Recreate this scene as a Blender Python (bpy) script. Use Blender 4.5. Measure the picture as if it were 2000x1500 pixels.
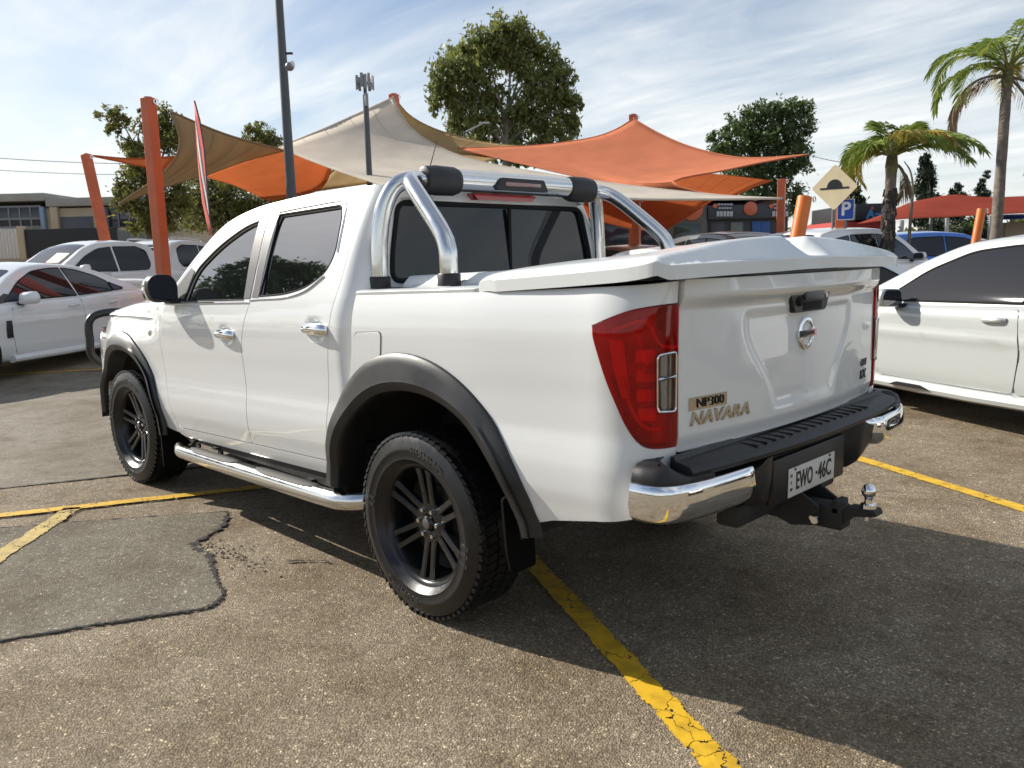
import bpy, bmesh, math, random
import numpy as np
from mathutils import Vector, Matrix
random.seed(7); RNG = np.random.default_rng(11)
SC = bpy.context.scene
for o in list(bpy.data.objects): bpy.data.objects.remove(o)
COL = SC.collection
PI = math.pi
R = math.radians

# ------------------------------------------------------------------ camera
CAM_POS = Vector((-2.5606, 2.8479, 1.4573))
CAM_ROT = (1.4184, 0.0239, -2.3480)
F_PX = 1582.98                       # focal length for a picture 2000 px wide
cd = bpy.data.cameras.new('camera'); cam = bpy.data.objects.new('camera', cd); COL.objects.link(cam)
cam.location = CAM_POS; cam.rotation_euler = CAM_ROT
cd.sensor_fit = 'HORIZONTAL'; cd.sensor_width = 36.0; cd.lens = 36.0 * F_PX / 2000.0
cd.clip_start = 0.05; cd.clip_end = 4000
cd.dof.use_dof = True; cd.dof.focus_distance = 4.2; cd.dof.aperture_fstop = 6.0
SC.camera = cam
SC.render.resolution_x = 1024; SC.render.resolution_y = 768

# ------------------------------------------------------------------ sky, sun, exposure
SUN = Vector((1.50, 0.50, 1.0)).normalized()          # direction towards the sun
SUN_EL = math.asin(SUN.z); SUN_AZ = math.atan2(SUN.x, SUN.y)
world = bpy.data.worlds.new('World'); SC.world = world; world.use_nodes = True
wn = world.node_tree.nodes; wl = world.node_tree.links; wn.clear()
wo = wn.new('ShaderNodeOutputWorld'); bg = wn.new('ShaderNodeBackground')
sky = wn.new('ShaderNodeTexSky'); sky.sky_type = 'NISHITA'; sky.sun_disc = False
sky.sun_elevation = SUN_EL; sky.sun_rotation = SUN_AZ
sky.altitude = 30; sky.air_density = 1.0; sky.dust_density = 0.8; sky.ozone_density = 2.6
# thin high cloud: noise on a plane above the place, mixed over the clear sky
tc = wn.new('ShaderNodeTexCoord'); sep = wn.new('ShaderNodeSeparateXYZ'); wl.new(tc.outputs['Generated'], sep.inputs[0])
zc = wn.new('ShaderNodeMath'); zc.operation = 'MAXIMUM'; wl.new(sep.outputs['Z'], zc.inputs[0]); zc.inputs[1].default_value = 0.0
za = wn.new('ShaderNodeMath'); za.operation = 'ADD'; wl.new(zc.outputs[0], za.inputs[0]); za.inputs[1].default_value = 0.14
dx = wn.new('ShaderNodeMath'); dx.operation = 'DIVIDE'; wl.new(sep.outputs['X'], dx.inputs[0]); wl.new(za.outputs[0], dx.inputs[1])
dy = wn.new('ShaderNodeMath'); dy.operation = 'DIVIDE'; wl.new(sep.outputs['Y'], dy.inputs[0]); wl.new(za.outputs[0], dy.inputs[1])
cmb = wn.new('ShaderNodeCombineXYZ'); wl.new(dx.outputs[0], cmb.inputs[0]); wl.new(dy.outputs[0], cmb.inputs[1])
mp = wn.new('ShaderNodeMapping'); wl.new(cmb.outputs[0], mp.inputs['Vector'])
mp.inputs['Rotation'].default_value = (0, 0, R(38)); mp.inputs['Scale'].default_value = (0.42, 1.25, 1)
mp.inputs['Location'].default_value = (1.7, 0.35, 0)
n1 = wn.new('ShaderNodeTexNoise'); wl.new(mp.outputs[0], n1.inputs['Vector'])
n1.inputs['Scale'].default_value = 1.15; n1.inputs['Detail'].default_value = 7; n1.inputs['Roughness'].default_value = 0.55; n1.inputs['Distortion'].default_value = 0.7
n2 = wn.new('ShaderNodeTexNoise'); wl.new(mp.outputs[0], n2.inputs['Vector'])
n2.inputs['Scale'].default_value = 3.4; n2.inputs['Detail'].default_value = 8; n2.inputs['Roughness'].default_value = 0.65; n2.inputs['Distortion'].default_value = 1.2
r1 = wn.new('ShaderNodeMapRange'); wl.new(n1.outputs['Fac'], r1.inputs['Value']); r1.inputs['From Min'].default_value = 0.36; r1.inputs['From Max'].default_value = 0.66
r2 = wn.new('ShaderNodeMapRange'); wl.new(n2.outputs['Fac'], r2.inputs['Value']); r2.inputs['From Min'].default_value = 0.30; r2.inputs['From Max'].default_value = 0.80
r2.inputs['To Min'].default_value = 0.45
mm = wn.new('ShaderNodeMath'); mm.operation = 'MULTIPLY'; wl.new(r1.outputs[0], mm.inputs[0]); wl.new(r2.outputs[0], mm.inputs[1])
# low sky is seen through more cloud and haze
hz = wn.new('ShaderNodeMapRange'); wl.new(zc.outputs[0], hz.inputs['Value']); hz.inputs['From Min'].default_value = 0.02; hz.inputs['From Max'].default_value = 0.33
hz.inputs['To Min'].default_value = 0.55; hz.inputs['To Max'].default_value = 0.0
mx = wn.new('ShaderNodeMath'); mx.operation = 'ADD'; mx.use_clamp = True; wl.new(mm.outputs[0], mx.inputs[0]); wl.new(hz.outputs[0], mx.inputs[1])
ml = wn.new('ShaderNodeMath'); ml.operation = 'MULTIPLY'; wl.new(mx.outputs[0], ml.inputs[0]); ml.inputs[1].default_value = 0.92
mc = wn.new('ShaderNodeMixRGB'); wl.new(ml.outputs[0], mc.inputs[0]); wl.new(sky.outputs[0], mc.inputs[1]); mc.inputs[2].default_value = (8.6, 8.8, 8.7, 1)
wl.new(mc.outputs[0], bg.inputs[0]); bg.inputs[1].default_value = 0.092
wl.new(bg.outputs[0], wo.inputs[0])

sd = bpy.data.lights.new('sun', 'SUN'); sun = bpy.data.objects.new('sun', sd); COL.objects.link(sun)
sd.energy = 5.0; sd.angle = R(0.53); sd.color = (1.0, 0.94, 0.84)
sun.rotation_euler = SUN.to_track_quat('Z', 'Y').to_euler(); sun.location = (10, 6, 12)
SC.view_settings.view_transform = 'Standard'; SC.view_settings.look = 'None'
SC.view_settings.exposure = 0.40; SC.view_settings.gamma = 1.0
SC.render.engine = 'CYCLES'
SC.cycles.max_bounces = 8; SC.cycles.transparent_max_bounces = 12

# ------------------------------------------------------------------ measuring helpers
_M = cam.rotation_euler.to_matrix()
def at(px, py, d):
    """point at depth d (metres along the view axis) seen at pixel (px, py) of the 2000 px wide photograph"""
    return CAM_POS + _M @ Vector(((px - 1000) / F_PX * d, -(py - 750) / F_PX * d, -d))
def below(px, py, d, z=0.0):
    p = at(px, py, d); return Vector((p.x, p.y, z))

# ------------------------------------------------------------------ materials
MATS = {}
def nmat(name):
    m = bpy.data.materials.new(name); m.use_nodes = True
    nt = m.node_tree; b = nt.nodes['Principled BSDF']; MATS[name] = m
    return m, nt, b
def sset(b, k, v):
    if k in b.inputs: b.inputs[k].default_value = v
def mat(name, col, rough=0.5, metal=0.0, coat=0.0, spec=0.5, coat_rough=0.03, vary=0.0, vscale=6.0, bump=0.0, bscale=60.0, col2=None, rvary=0.0):
    if name in MATS: return MATS[name]
    m, nt, b = nmat(name)
    sset(b, 'Base Color', (*col, 1)); sset(b, 'Roughness', rough); sset(b, 'Metallic', metal)
    sset(b, 'Coat Weight', coat); sset(b, 'Coat Roughness', coat_rough); sset(b, 'Specular IOR Level', spec)
    N = nt.nodes; L = nt.links
    if vary or bump or rvary:
        t = N.new('ShaderNodeTexCoord')
    if vary or rvary:
        n = N.new('ShaderNodeTexNoise'); L.new(t.outputs['Object'], n.inputs['Vector']); n.inputs['Scale'].default_value = vscale; n.inputs['Detail'].default_value = 6; n.inputs['Roughness'].default_value = 0.6
    if vary:
        c2 = col2 if col2 else tuple(max(0, c * (1 - vary)) for c in col); c1 = col if col2 else tuple(min(1, c * (1 + vary)) for c in col)
        rp = N.new('ShaderNodeValToRGB'); rp.color_ramp.elements[0].position = 0.32; rp.color_ramp.elements[1].position = 0.68
        rp.color_ramp.elements[0].color = (*c2, 1); rp.color_ramp.elements[1].color = (*c1, 1)
        L.new(n.outputs['Fac'], rp.inputs[0]); L.new(rp.outputs[0], b.inputs['Base Color'])
    if rvary:
        mr = N.new('ShaderNodeMapRange'); L.new(n.outputs['Fac'], mr.inputs['Value']); mr.inputs['From Min'].default_value = 0.3; mr.inputs['From Max'].default_value = 0.7
        mr.inputs['To Min'].default_value = max(0, rough - rvary); mr.inputs['To Max'].default_value = rough + rvary; L.new(mr.outputs[0], b.inputs['Roughness'])
    if bump:
        n2 = N.new('ShaderNodeTexNoise'); L.new(t.outputs['Object'], n2.inputs['Vector']); n2.inputs['Scale'].default_value = bscale; n2.inputs['Detail'].default_value = 5
        bp = N.new('ShaderNodeBump'); bp.inputs['Strength'].default_value = bump; bp.inputs['Distance'].default_value = 0.01
        L.new(n2.outputs['Fac'], bp.inputs['Height']); L.new(bp.outputs[0], b.inputs['Normal'])
    return m

# ------------------------------------------------------------------ object helpers
def tag(o, label=None, cat=None, group=None, kind=None):
    if label: o['label'] = label
    if cat: o['category'] = cat
    if group: o['group'] = group
    if kind: o['kind'] = kind
    return o
def thing(name, label, cat, loc=(0, 0, 0), rz=0.0, group=None):
    o = bpy.data.objects.new(name, None); COL.objects.link(o); o.empty_display_size = 0.2
    o.location = loc; o.rotation_euler = (0, 0, rz)
    return tag(o, label, cat, group)
def link(name, me, m, parent=None):
    o = bpy.data.objects.new(name, me); COL.objects.link(o)
    if m is not None and not me.materials:
        for k in (m if isinstance(m, (list, tuple)) else [m]): me.materials.append(k)
    if parent is not None: o.parent = parent
    return o
def copy_tree(o, parent=None):
    c = o.copy(); COL.objects.link(c); c.parent = parent
    for ch in list(o.children): copy_tree(ch, c)
    return c

def cr(pts, n=6, closed=False):
    """Catmull-Rom through the points"""
    P = [np.array(p, float) for p in pts]; out = []
    m = len(P); rng = range(m) if closed else range(m - 1)
    for i in rng:
        a = P[(i - 1) % m] if (closed or i > 0) else 2 * P[0] - P[1]
        b = P[i]; c = P[(i + 1) % m]
        d = P[(i + 2) % m] if (closed or i + 2 < m) else 2 * P[-1] - P[-2]
        for k in range(n):
            t = k / n
            out.append(tuple(0.5 * (2 * b + (c - a) * t + (2 * a - 5 * b + 4 * c - d) * t * t + (-a + 3 * b - 3 * c + d) * t ** 3)))
    if not closed: out.append(tuple(P[-1]))
    return out
def rnd(poly, r=0.03, n=5):
    """polygon with filleted corners; a point may carry its own radius as 3rd value"""
    out = []; m = len(poly)
    for i in range(m):
        p = np.array(poly[i][:2], float); a = np.array(poly[i - 1][:2], float); b = np.array(poly[(i + 1) % m][:2], float)
        rr = poly[i][2] if len(poly[i]) > 2 else r
        da = a - p; db = b - p; la = np.linalg.norm(da); lb = np.linalg.norm(db)
        k = min(rr, la * 0.48, lb * 0.48)
        if k < 1e-4: out.append(tuple(p)); continue
        p0 = p + da / la * k; p2 = p + db / lb * k
        for j in range(n + 1):
            t = j / n; out.append(tuple((1 - t) ** 2 * p0 + 2 * t * (1 - t) * p + t * t * p2))
    return out
def interp(xs, ys):
    """smooth 1-D table lookup (monotone-ish cubic)"""
    xs = np.array(xs, float); ys = np.array(ys, float)
    d = np.diff(ys) / np.diff(xs); m = np.zeros(len(xs)); m[1:-1] = np.where(d[1:] * d[:-1] > 0, 2 * d[1:] * d[:-1] / (d[1:] + d[:-1] + 1e-12), 0); m[0] = d[0]; m[-1] = d[-1]
    def f(x):
        if x <= xs[0]: return ys[0] + m[0] * (x - xs[0])
        if x >= xs[-1]: return ys[-1] + m[-1] * (x - xs[-1])
        i = int(np.searchsorted(xs, x) - 1); h = xs[i + 1] - xs[i]; t = (x - xs[i]) / h
        return ((1 + 2 * t) * (1 - t) ** 2) * ys[i] + t * (1 - t) ** 2 * h * m[i] + t * t * (3 - 2 * t) * ys[i + 1] + t * t * (t - 1) * h * m[i + 1]
    return f
def sstep(a, b, x):
    t = min(1.0, max(0.0, (x - a) / (b - a))); return t * t * (3 - 2 * t)

def panel(name, outer, fn, m, parent, out, holes=(), step=0.05, depth=0.02, edge=0.003, off=0.0, mirror=False, down=None):
    """sheet-metal panel: a 2-D outline (with holes) filled on a fine grid, laid on the surface fn(u,v), true surface normals, rolled edge"""
    if mirror:
        f0 = fn; fn = lambda u, v: (lambda q: (q[0], -q[1], q[2]))(f0(u, v)); out = (out[0], -out[1], out[2])
    bm = bmesh.new()
    for lp in [outer] + list(holes):
        vs = []
        for q in lp:
            if vs and (vs[-1].co.xy - Vector(q[:2])).length < 1e-5: continue
            vs.append(bm.verts.new((q[0], q[1], 0)))
        if (vs[0].co - vs[-1].co).length < 1e-5: bm.verts.remove(vs.pop())
        for i in range(len(vs)): bm.edges.new((vs[i - 1], vs[i]))
    bmesh.ops.triangle_fill(bm, use_beauty=True, use_dissolve=False, edges=bm.edges[:], normal=(0, 0, 1))
    us = [v.co.x for v in bm.verts]; vv = [v.co.y for v in bm.verts]
    st = step if isinstance(step, (tuple, list)) else (step, step)
    for ax, lo, hi, s in ((0, min(us), max(us), st[0]), (1, min(vv), max(vv), st[1])):
        k = math.floor(lo / s) + 1
        while k * s < hi:
            co = [0, 0, 0]; no = [0, 0, 0]; co[ax] = k * s + 1.3e-5; no[ax] = 1
            bmesh.ops.bisect_plane(bm, geom=bm.verts[:] + bm.edges[:] + bm.faces[:], dist=1e-6, plane_co=co, plane_no=no); k += 1
    bm.verts.index_update()
    uv = [(v.co.x, v.co.y) for v in bm.verts]; O = Vector(out); h = 1e-3
    V = []; Nn = []
    def pt(u, v): return Vector(fn(u, v))
    def nr(u, v):
        n = (pt(u + h, v) - pt(u - h, v)).cross(pt(u, v + h) - pt(u, v - h))
        if n.length < 1e-12: n = O.copy()
        n.normalize(); return n if n.dot(O) >= 0 else -n
    for u, v in uv:
        n = nr(u, v); V.append(pt(u, v) + n * off); Nn.append(n)
    F = []
    for f in bm.faces:
        ix = [l.vert.index for l in f.loops]
        a = Vector((0, 0, 0))
        for i in range(1, len(ix) - 1): a += (V[ix[i]] - V[ix[0]]).cross(V[ix[i + 1]] - V[ix[0]])
        if a.length < 1e-12: continue
        if a.dot(Nn[ix[0]]) < 0: ix.reverse()
        F.append(ix)
    # rolled edge and return flange
    if depth > 0:
        ov = {}
        be = [e for e in bm.edges if len(e.link_faces) == 1]
        for e in be:
            f = e.link_faces[0]; c = f.calc_center_median(); a, b = e.verts
            d = (b.co - a.co); n2 = Vector((d.y, -d.x, 0))
            if n2.length < 1e-9: continue
            n2.normalize()
            if n2.dot(c - a.co) > 0: n2 = -n2
            for v in (a, b): ov[v.index] = ov.get(v.index, Vector((0, 0, 0))) + n2
        ring = {}
        for i, o2 in ov.items():
            if o2.length < 1e-6: o2 = Vector((1, 0, 0))
            o2.normalize(); u, v = uv[i]
            o3 = pt(u + o2.x * h, v + o2.y * h) - pt(u, v)
            n = Nn[i]; o3 = (o3 - n * o3.dot(n))
            if o3.length < 1e-9: o3 = Vector((0, 0, 1))
            o3.normalize()
            p = V[i]
            dn = -n if down is None else Vector(down)
            if down is not None: o3 = (o3 - dn * o3.dot(dn)).normalized()
            V.append(p + dn * edge + o3 * edge * 0.7); Nn.append(o3); V.append(p + dn * depth + o3 * edge * 0.7); Nn.append(o3)
            ring[i] = (len(V) - 2, len(V) - 1)
        for e in be:
            a, b = e.verts[0].index, e.verts[1].index
            if a not in ring or b not in ring: continue
            for q in ((a, b, ring[b][0], ring[a][0]), (ring[a][0], ring[b][0], ring[b][1], ring[a][1])):
                q = list(q); c = (V[q[1]] - V[q[0]]).cross(V[q[2]] - V[q[0]])
                if c.dot(Nn[q[2]] + Nn[q[0]] * 0.2) < 0: q.reverse()
                F.append(q)
    bm.free()
    me = bpy.data.meshes.new(name); me.from_pydata([tuple(v) for v in V], [], F); me.update()
    for p in me.polygons: p.use_smooth = True
    me.normals_split_custom_set_from_vertices([tuple(n) for n in Nn])
    return link(name, me, m, parent)

class MB:
    """collects simple solids, builds ONE mesh object"""
    def __init__(s): s.v = []; s.f = []; s.mi = []; s.cur = 0
    def add(s, V, F):
        o = len(s.v); s.v += [tuple(p) for p in V]; s.f += [tuple(i + o for i in q) for q in F]; s.mi += [s.cur] * len(F); return s
    def box(s, c, d, rz=0.0, M=None, taper=1.0):
        hx, hy, hz = d[0] / 2, d[1] / 2, d[2] / 2
        P = [Vector((x * (taper if z > 0 else 1), y * (taper if z > 0 else 1), z)) for x, y, z in ((-hx, -hy, -hz), (hx, -hy, -hz), (hx, hy, -hz), (-hx, hy, -hz), (-hx, -hy, hz), (hx, -hy, hz), (hx, hy, hz), (-hx, hy, hz))]
        X = M if M is not None else Matrix.Rotation(rz, 3, 'Z')
        return s.add([Vector(c) + X @ p for p in P], [(0, 3, 2, 1), (4, 5, 6, 7), (0, 1, 5, 4), (1, 2, 6, 5), (2, 3, 7, 6), (3, 0, 4, 7)])
    def rbox(s, c, d, b=0.01, rz=0.0, M=None):
        """box with chamfered edges"""
        bm = bmesh.new(); bmesh.ops.create_cube(bm, size=1)
        for v in bm.verts: v.co = Vector((v.co.x * d[0], v.co.y * d[1], v.co.z * d[2]))
        bmesh.ops.bevel(bm, geom=bm.edges[:], offset=min(b, min(d) * 0.45), segments=2, profile=0.5, affect='EDGES')
        X = M if M is not None else Matrix.Rotation(rz, 3, 'Z'); bm.verts.index_update()
        s.add([Vector(c) + X @ v.co for v in bm.verts], [[l.vert.index for l in f.loops] for f in bm.faces]); bm.free(); return s
    def tube(s, path, r, n=12, cap=True, flat=1.0, up=(0, 0, 1)):
        P = [Vector(p) for p in path]; m = len(P); rr = r if hasattr(r, '__len__') else [r] * m
        V = []; F = []; up = Vector(up); prev = None
        for i in range(m):
            t = (P[min(i + 1, m - 1)] - P[max(i - 1, 0)]).normalized()
            a = prev - t * prev.dot(t) if prev is not None else up.cross(t)
            if a.length < 1e-4: a = Vector((1, 0, 0)).cross(t)
            if a.length < 1e-4: a = Vector((0, 1, 0)).cross(t)
            a.normalize(); prev = a; b = t.cross(a)
            for k in range(n):
                w = 2 * PI * k / n; V.append(P[i] + (a * math.cos(w) + b * math.sin(w) * flat) * rr[i])
        for i in range(m - 1):
            for k in range(n):
                k2 = (k + 1) % n; F.append((i * n + k, i * n + k2, (i + 1) * n + k2, (i + 1) * n + k))
        if cap: F.append(tuple(range(n - 1, -1, -1))); F.append(tuple((m - 1) * n + k for k in range(n)))
        return s.add(V, F)
    def lathe(s, prof, n=32, c=(0, 0, 0), axis='Z', M=None, closed=False):
        """prof: (radius, height)"""
        V = []; F = []; m = len(prof)
        for k in range(n):
            w = 2 * PI * k / n
            for r, h in prof:
                p = Vector((r * math.cos(w), r * math.sin(w), h))
                if axis == 'Y': p = Vector((p.x, p.z, -p.y))
                elif axis == 'X': p = Vector((p.z, p.x, p.y))
                V.append(Vector(c) + (M @ p if M is not None else p))
        for k in range(n):
            k2 = (k + 1) % n
            for j in range(m - 1 if not closed else m):
                j2 = (j + 1) % m; F.append((k * m + j, k2 * m + j, k2 * m + j2, k * m + j2))
        return s.add(V, F)
    def prism(s, poly, fn0, fn1, caps=True):
        """poly: 2-D outline; fn0/fn1 map it to the two end faces"""
        n = len(poly); V = [fn0(*p) for p in poly] + [fn1(*p) for p in poly]
        F = [(i, (i + 1) % n, n + (i + 1) % n, n + i) for i in range(n)]
        if caps: F += [tuple(range(n - 1, -1, -1)), tuple(range(n, 2 * n))]
        return s.add(V, F)
    def loft(s, rows, closed=False, caps=False):
        n = len(rows[0]); V = [p for r in rows for p in r]; F = []
        for i in range(len(rows) - 1):
            for k in range(n if closed else n - 1):
                k2 = (k + 1) % n; F.append((i * n + k, i * n + k2, (i + 1) * n + k2, (i + 1) * n + k))
        if caps: F += [tuple(range(n - 1, -1, -1)), tuple((len(rows) - 1) * n + k for k in range(n))]
        return s.add(V, F)
    def sph(s, c, r, n=12, sc=(1, 1, 1)):
        return s.lathe([(r * math.sin(PI * i / n), -r * math.cos(PI * i / n)) for i in range(n + 1)], n * 2, c, M=Matrix.Diagonal(Vector(sc)))
    def build(s, name, m, parent=None, smooth=35, fix=True, mirror=False):
        me = bpy.data.meshes.new(name)
        V = [(a, -b, c) for a, b, c in s.v] if mirror else s.v
        me.from_pydata(V, [], s.f); me.update()
        if fix:
            bm = bmesh.new(); bm.from_mesh(me); bmesh.ops.remove_doubles(bm, verts=bm.verts[:], dist=1e-6); bmesh.ops.recalc_face_normals(bm, faces=bm.faces[:]); bm.to_mesh(me); bm.free()
        if smooth:
            for p in me.polygons: p.use_smooth = True
            me.set_sharp_from_angle(angle=R(smooth))
        o = link(name, me, m, parent)
        if len(set(s.mi)) > 1 and len(me.polygons) == len(s.mi):
            me.polygons.foreach_set('material_index', s.mi)
        return o
def both(fn):
    for sy in (False, True): fn(sy)
_txt = {}
def text_mesh(name, s, size, depth, fn, m, parent, align='CENTER', bold=0.0, shear=0.0, xscale=1.0):
    """lettering as real raised mesh; fn maps (u, v, w) to the place"""
    c = bpy.data.curves.new(name, 'FONT'); c.body = s; c.size = size; c.extrude = depth / 2; c.align_x = align; c.align_y = 'CENTER'; c.offset = bold; c.shear = shear
    c.resolution_u = 3
    o = bpy.data.objects.new(name + '_tmp', c); COL.objects.link(o)
    dg = bpy.context.evaluated_depsgraph_get(); me = bpy.data.meshes.new_from_object(o.evaluated_get(dg)); bpy.data.objects.remove(o); bpy.data.curves.remove(c)
    me.name = name
    for v in me.vertices: v.co = Vector(fn(v.co.x * xscale, v.co.y, v.co.z + depth / 2))
    bm = bmesh.new(); bm.from_mesh(me); bmesh.ops.recalc_face_normals(bm, faces=bm.faces[:]); bm.to_mesh(me); bm.free()
    me.materials.clear()
    return link(name, me, m, parent)
# ------------------------------------------------------------------ shared materials
WHITE = mat('white_paint', (0.70, 0.715, 0.71), 0.32, coat=1.0, coat_rough=0.02)
LIDW = mat('white_lid_paint', (0.70, 0.725, 0.725), 0.40, coat=0.6, coat_rough=0.08)
CHROME = mat('chrome', (0.86, 0.87, 0.88), 0.06, metal=1.0)
STEEL = mat('polished_steel', (0.74, 0.74, 0.73), 0.16, metal=1.0, rvary=0.05, vscale=14)
BLACKP = mat('black_plastic', (0.012, 0.012, 0.0135), 0.46, vary=0.25, vscale=9, bump=0.12, bscale=500)
FLARE = mat('flare_plastic', (0.014, 0.0145, 0.0155), 0.42, vary=0.45, vscale=5, rvary=0.08, bump=0.10, bscale=450)
DARK = mat('dark_gap', (0.006, 0.006, 0.007), 0.9)
UNDER = mat('underbody_steel', (0.02, 0.019, 0.018), 0.7, vary=0.3, bump=0.2, bscale=40)
SATIN = mat('satin_pillar_trim', (0.045, 0.045, 0.048), 0.38)
TYRE = mat('tyre_rubber', (0.009, 0.009, 0.010), 0.36, vary=0.3, vscale=30, rvary=0.08, bump=0.08, bscale=220)
TLET = mat('tyre_lettering', (0.035, 0.035, 0.035), 0.35)
RIM = mat('rim_black', (0.012, 0.012, 0.013), 0.24, metal=0.2, coat=0.4)
RIMLIP = mat('rim_lip', (0.018, 0.018, 0.019), 0.25, metal=0.4)
GLASS = mat('tinted_glass', (0.008, 0.009, 0.010), 0.015, spec=0.5); GLASS.node_tree.nodes['Principled BSDF'].inputs['IOR'].default_value = 2.9
CGLASS = mat('car_tinted_glass', (0.010, 0.011, 0.015), 0.02, spec=0.5); CGLASS.node_tree.nodes['Principled BSDF'].inputs['IOR'].default_value = 1.52
RGLASS = mat('rear_glass', (0.010, 0.011, 0.014), 0.03, spec=0.5)
REDPLAS = mat('red_reflector', (0.35, 0.005, 0.008), 0.2, coat=1.0)
YELLOWN = None
def lens_mat(name, tint, fr=1.5):
    m, nt, b = nmat(name); N = nt.nodes; L = nt.links; N.remove(b); o = N['Material Output']
    t = N.new('ShaderNodeBsdfTransparent'); t.inputs[0].default_value = (*tint, 1)
    g = N.new('ShaderNodeBsdfGlossy'); g.inputs['Roughness'].default_value = 0.02
    f = N.new('ShaderNodeFresnel'); f.inputs[0].default_value = fr
    mx = N.new('ShaderNodeMixShader'); L.new(f.outputs[0], mx.inputs[0]); L.new(t.outputs[0], mx.inputs[1]); L.new(g.outputs[0], mx.inputs[2]); L.new(mx.outputs[0], o.inputs[0]); return m
REDLENS = lens_mat('red_lens', (1.0, 0.03, 0.035), 1.45)
_n = REDLENS.node_tree.nodes; _l = REDLENS.node_tree.links; _t = [q for q in _n if q.type == 'BSDF_TRANSPARENT'][0]; _mx = [q for q in _n if q.type == 'MIX_SHADER'][0]
_d = _n.new('ShaderNodeBsdfDiffuse'); _d.inputs[0].default_value = (0.85, 0.012, 0.015, 1); _tl = _n.new('ShaderNodeBsdfTranslucent'); _tl.inputs[0].default_value = (0.9, 0.015, 0.018, 1)
_a = _n.new('ShaderNodeMixShader'); _a.inputs[0].default_value = 0.5; _l.new(_d.outputs[0], _a.inputs[1]); _l.new(_tl.outputs[0], _a.inputs[2])
_b = _n.new('ShaderNodeMixShader'); _b.inputs[0].default_value = 0.30; _l.new(_t.outputs[0], _b.inputs[1]); _l.new(_a.outputs[0], _b.inputs[2]); _l.new(_b.outputs[0], _mx.inputs[1])
CLEARLENS = lens_mat('clear_lens', (0.85, 0.86, 0.86), 1.55)
REFLECT = mat('lamp_reflector', (0.92, 0.90, 0.90), 0.35)
REFDARK = mat('lamp_bezel', (0.16, 0.15, 0.15), 0.3)

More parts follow.
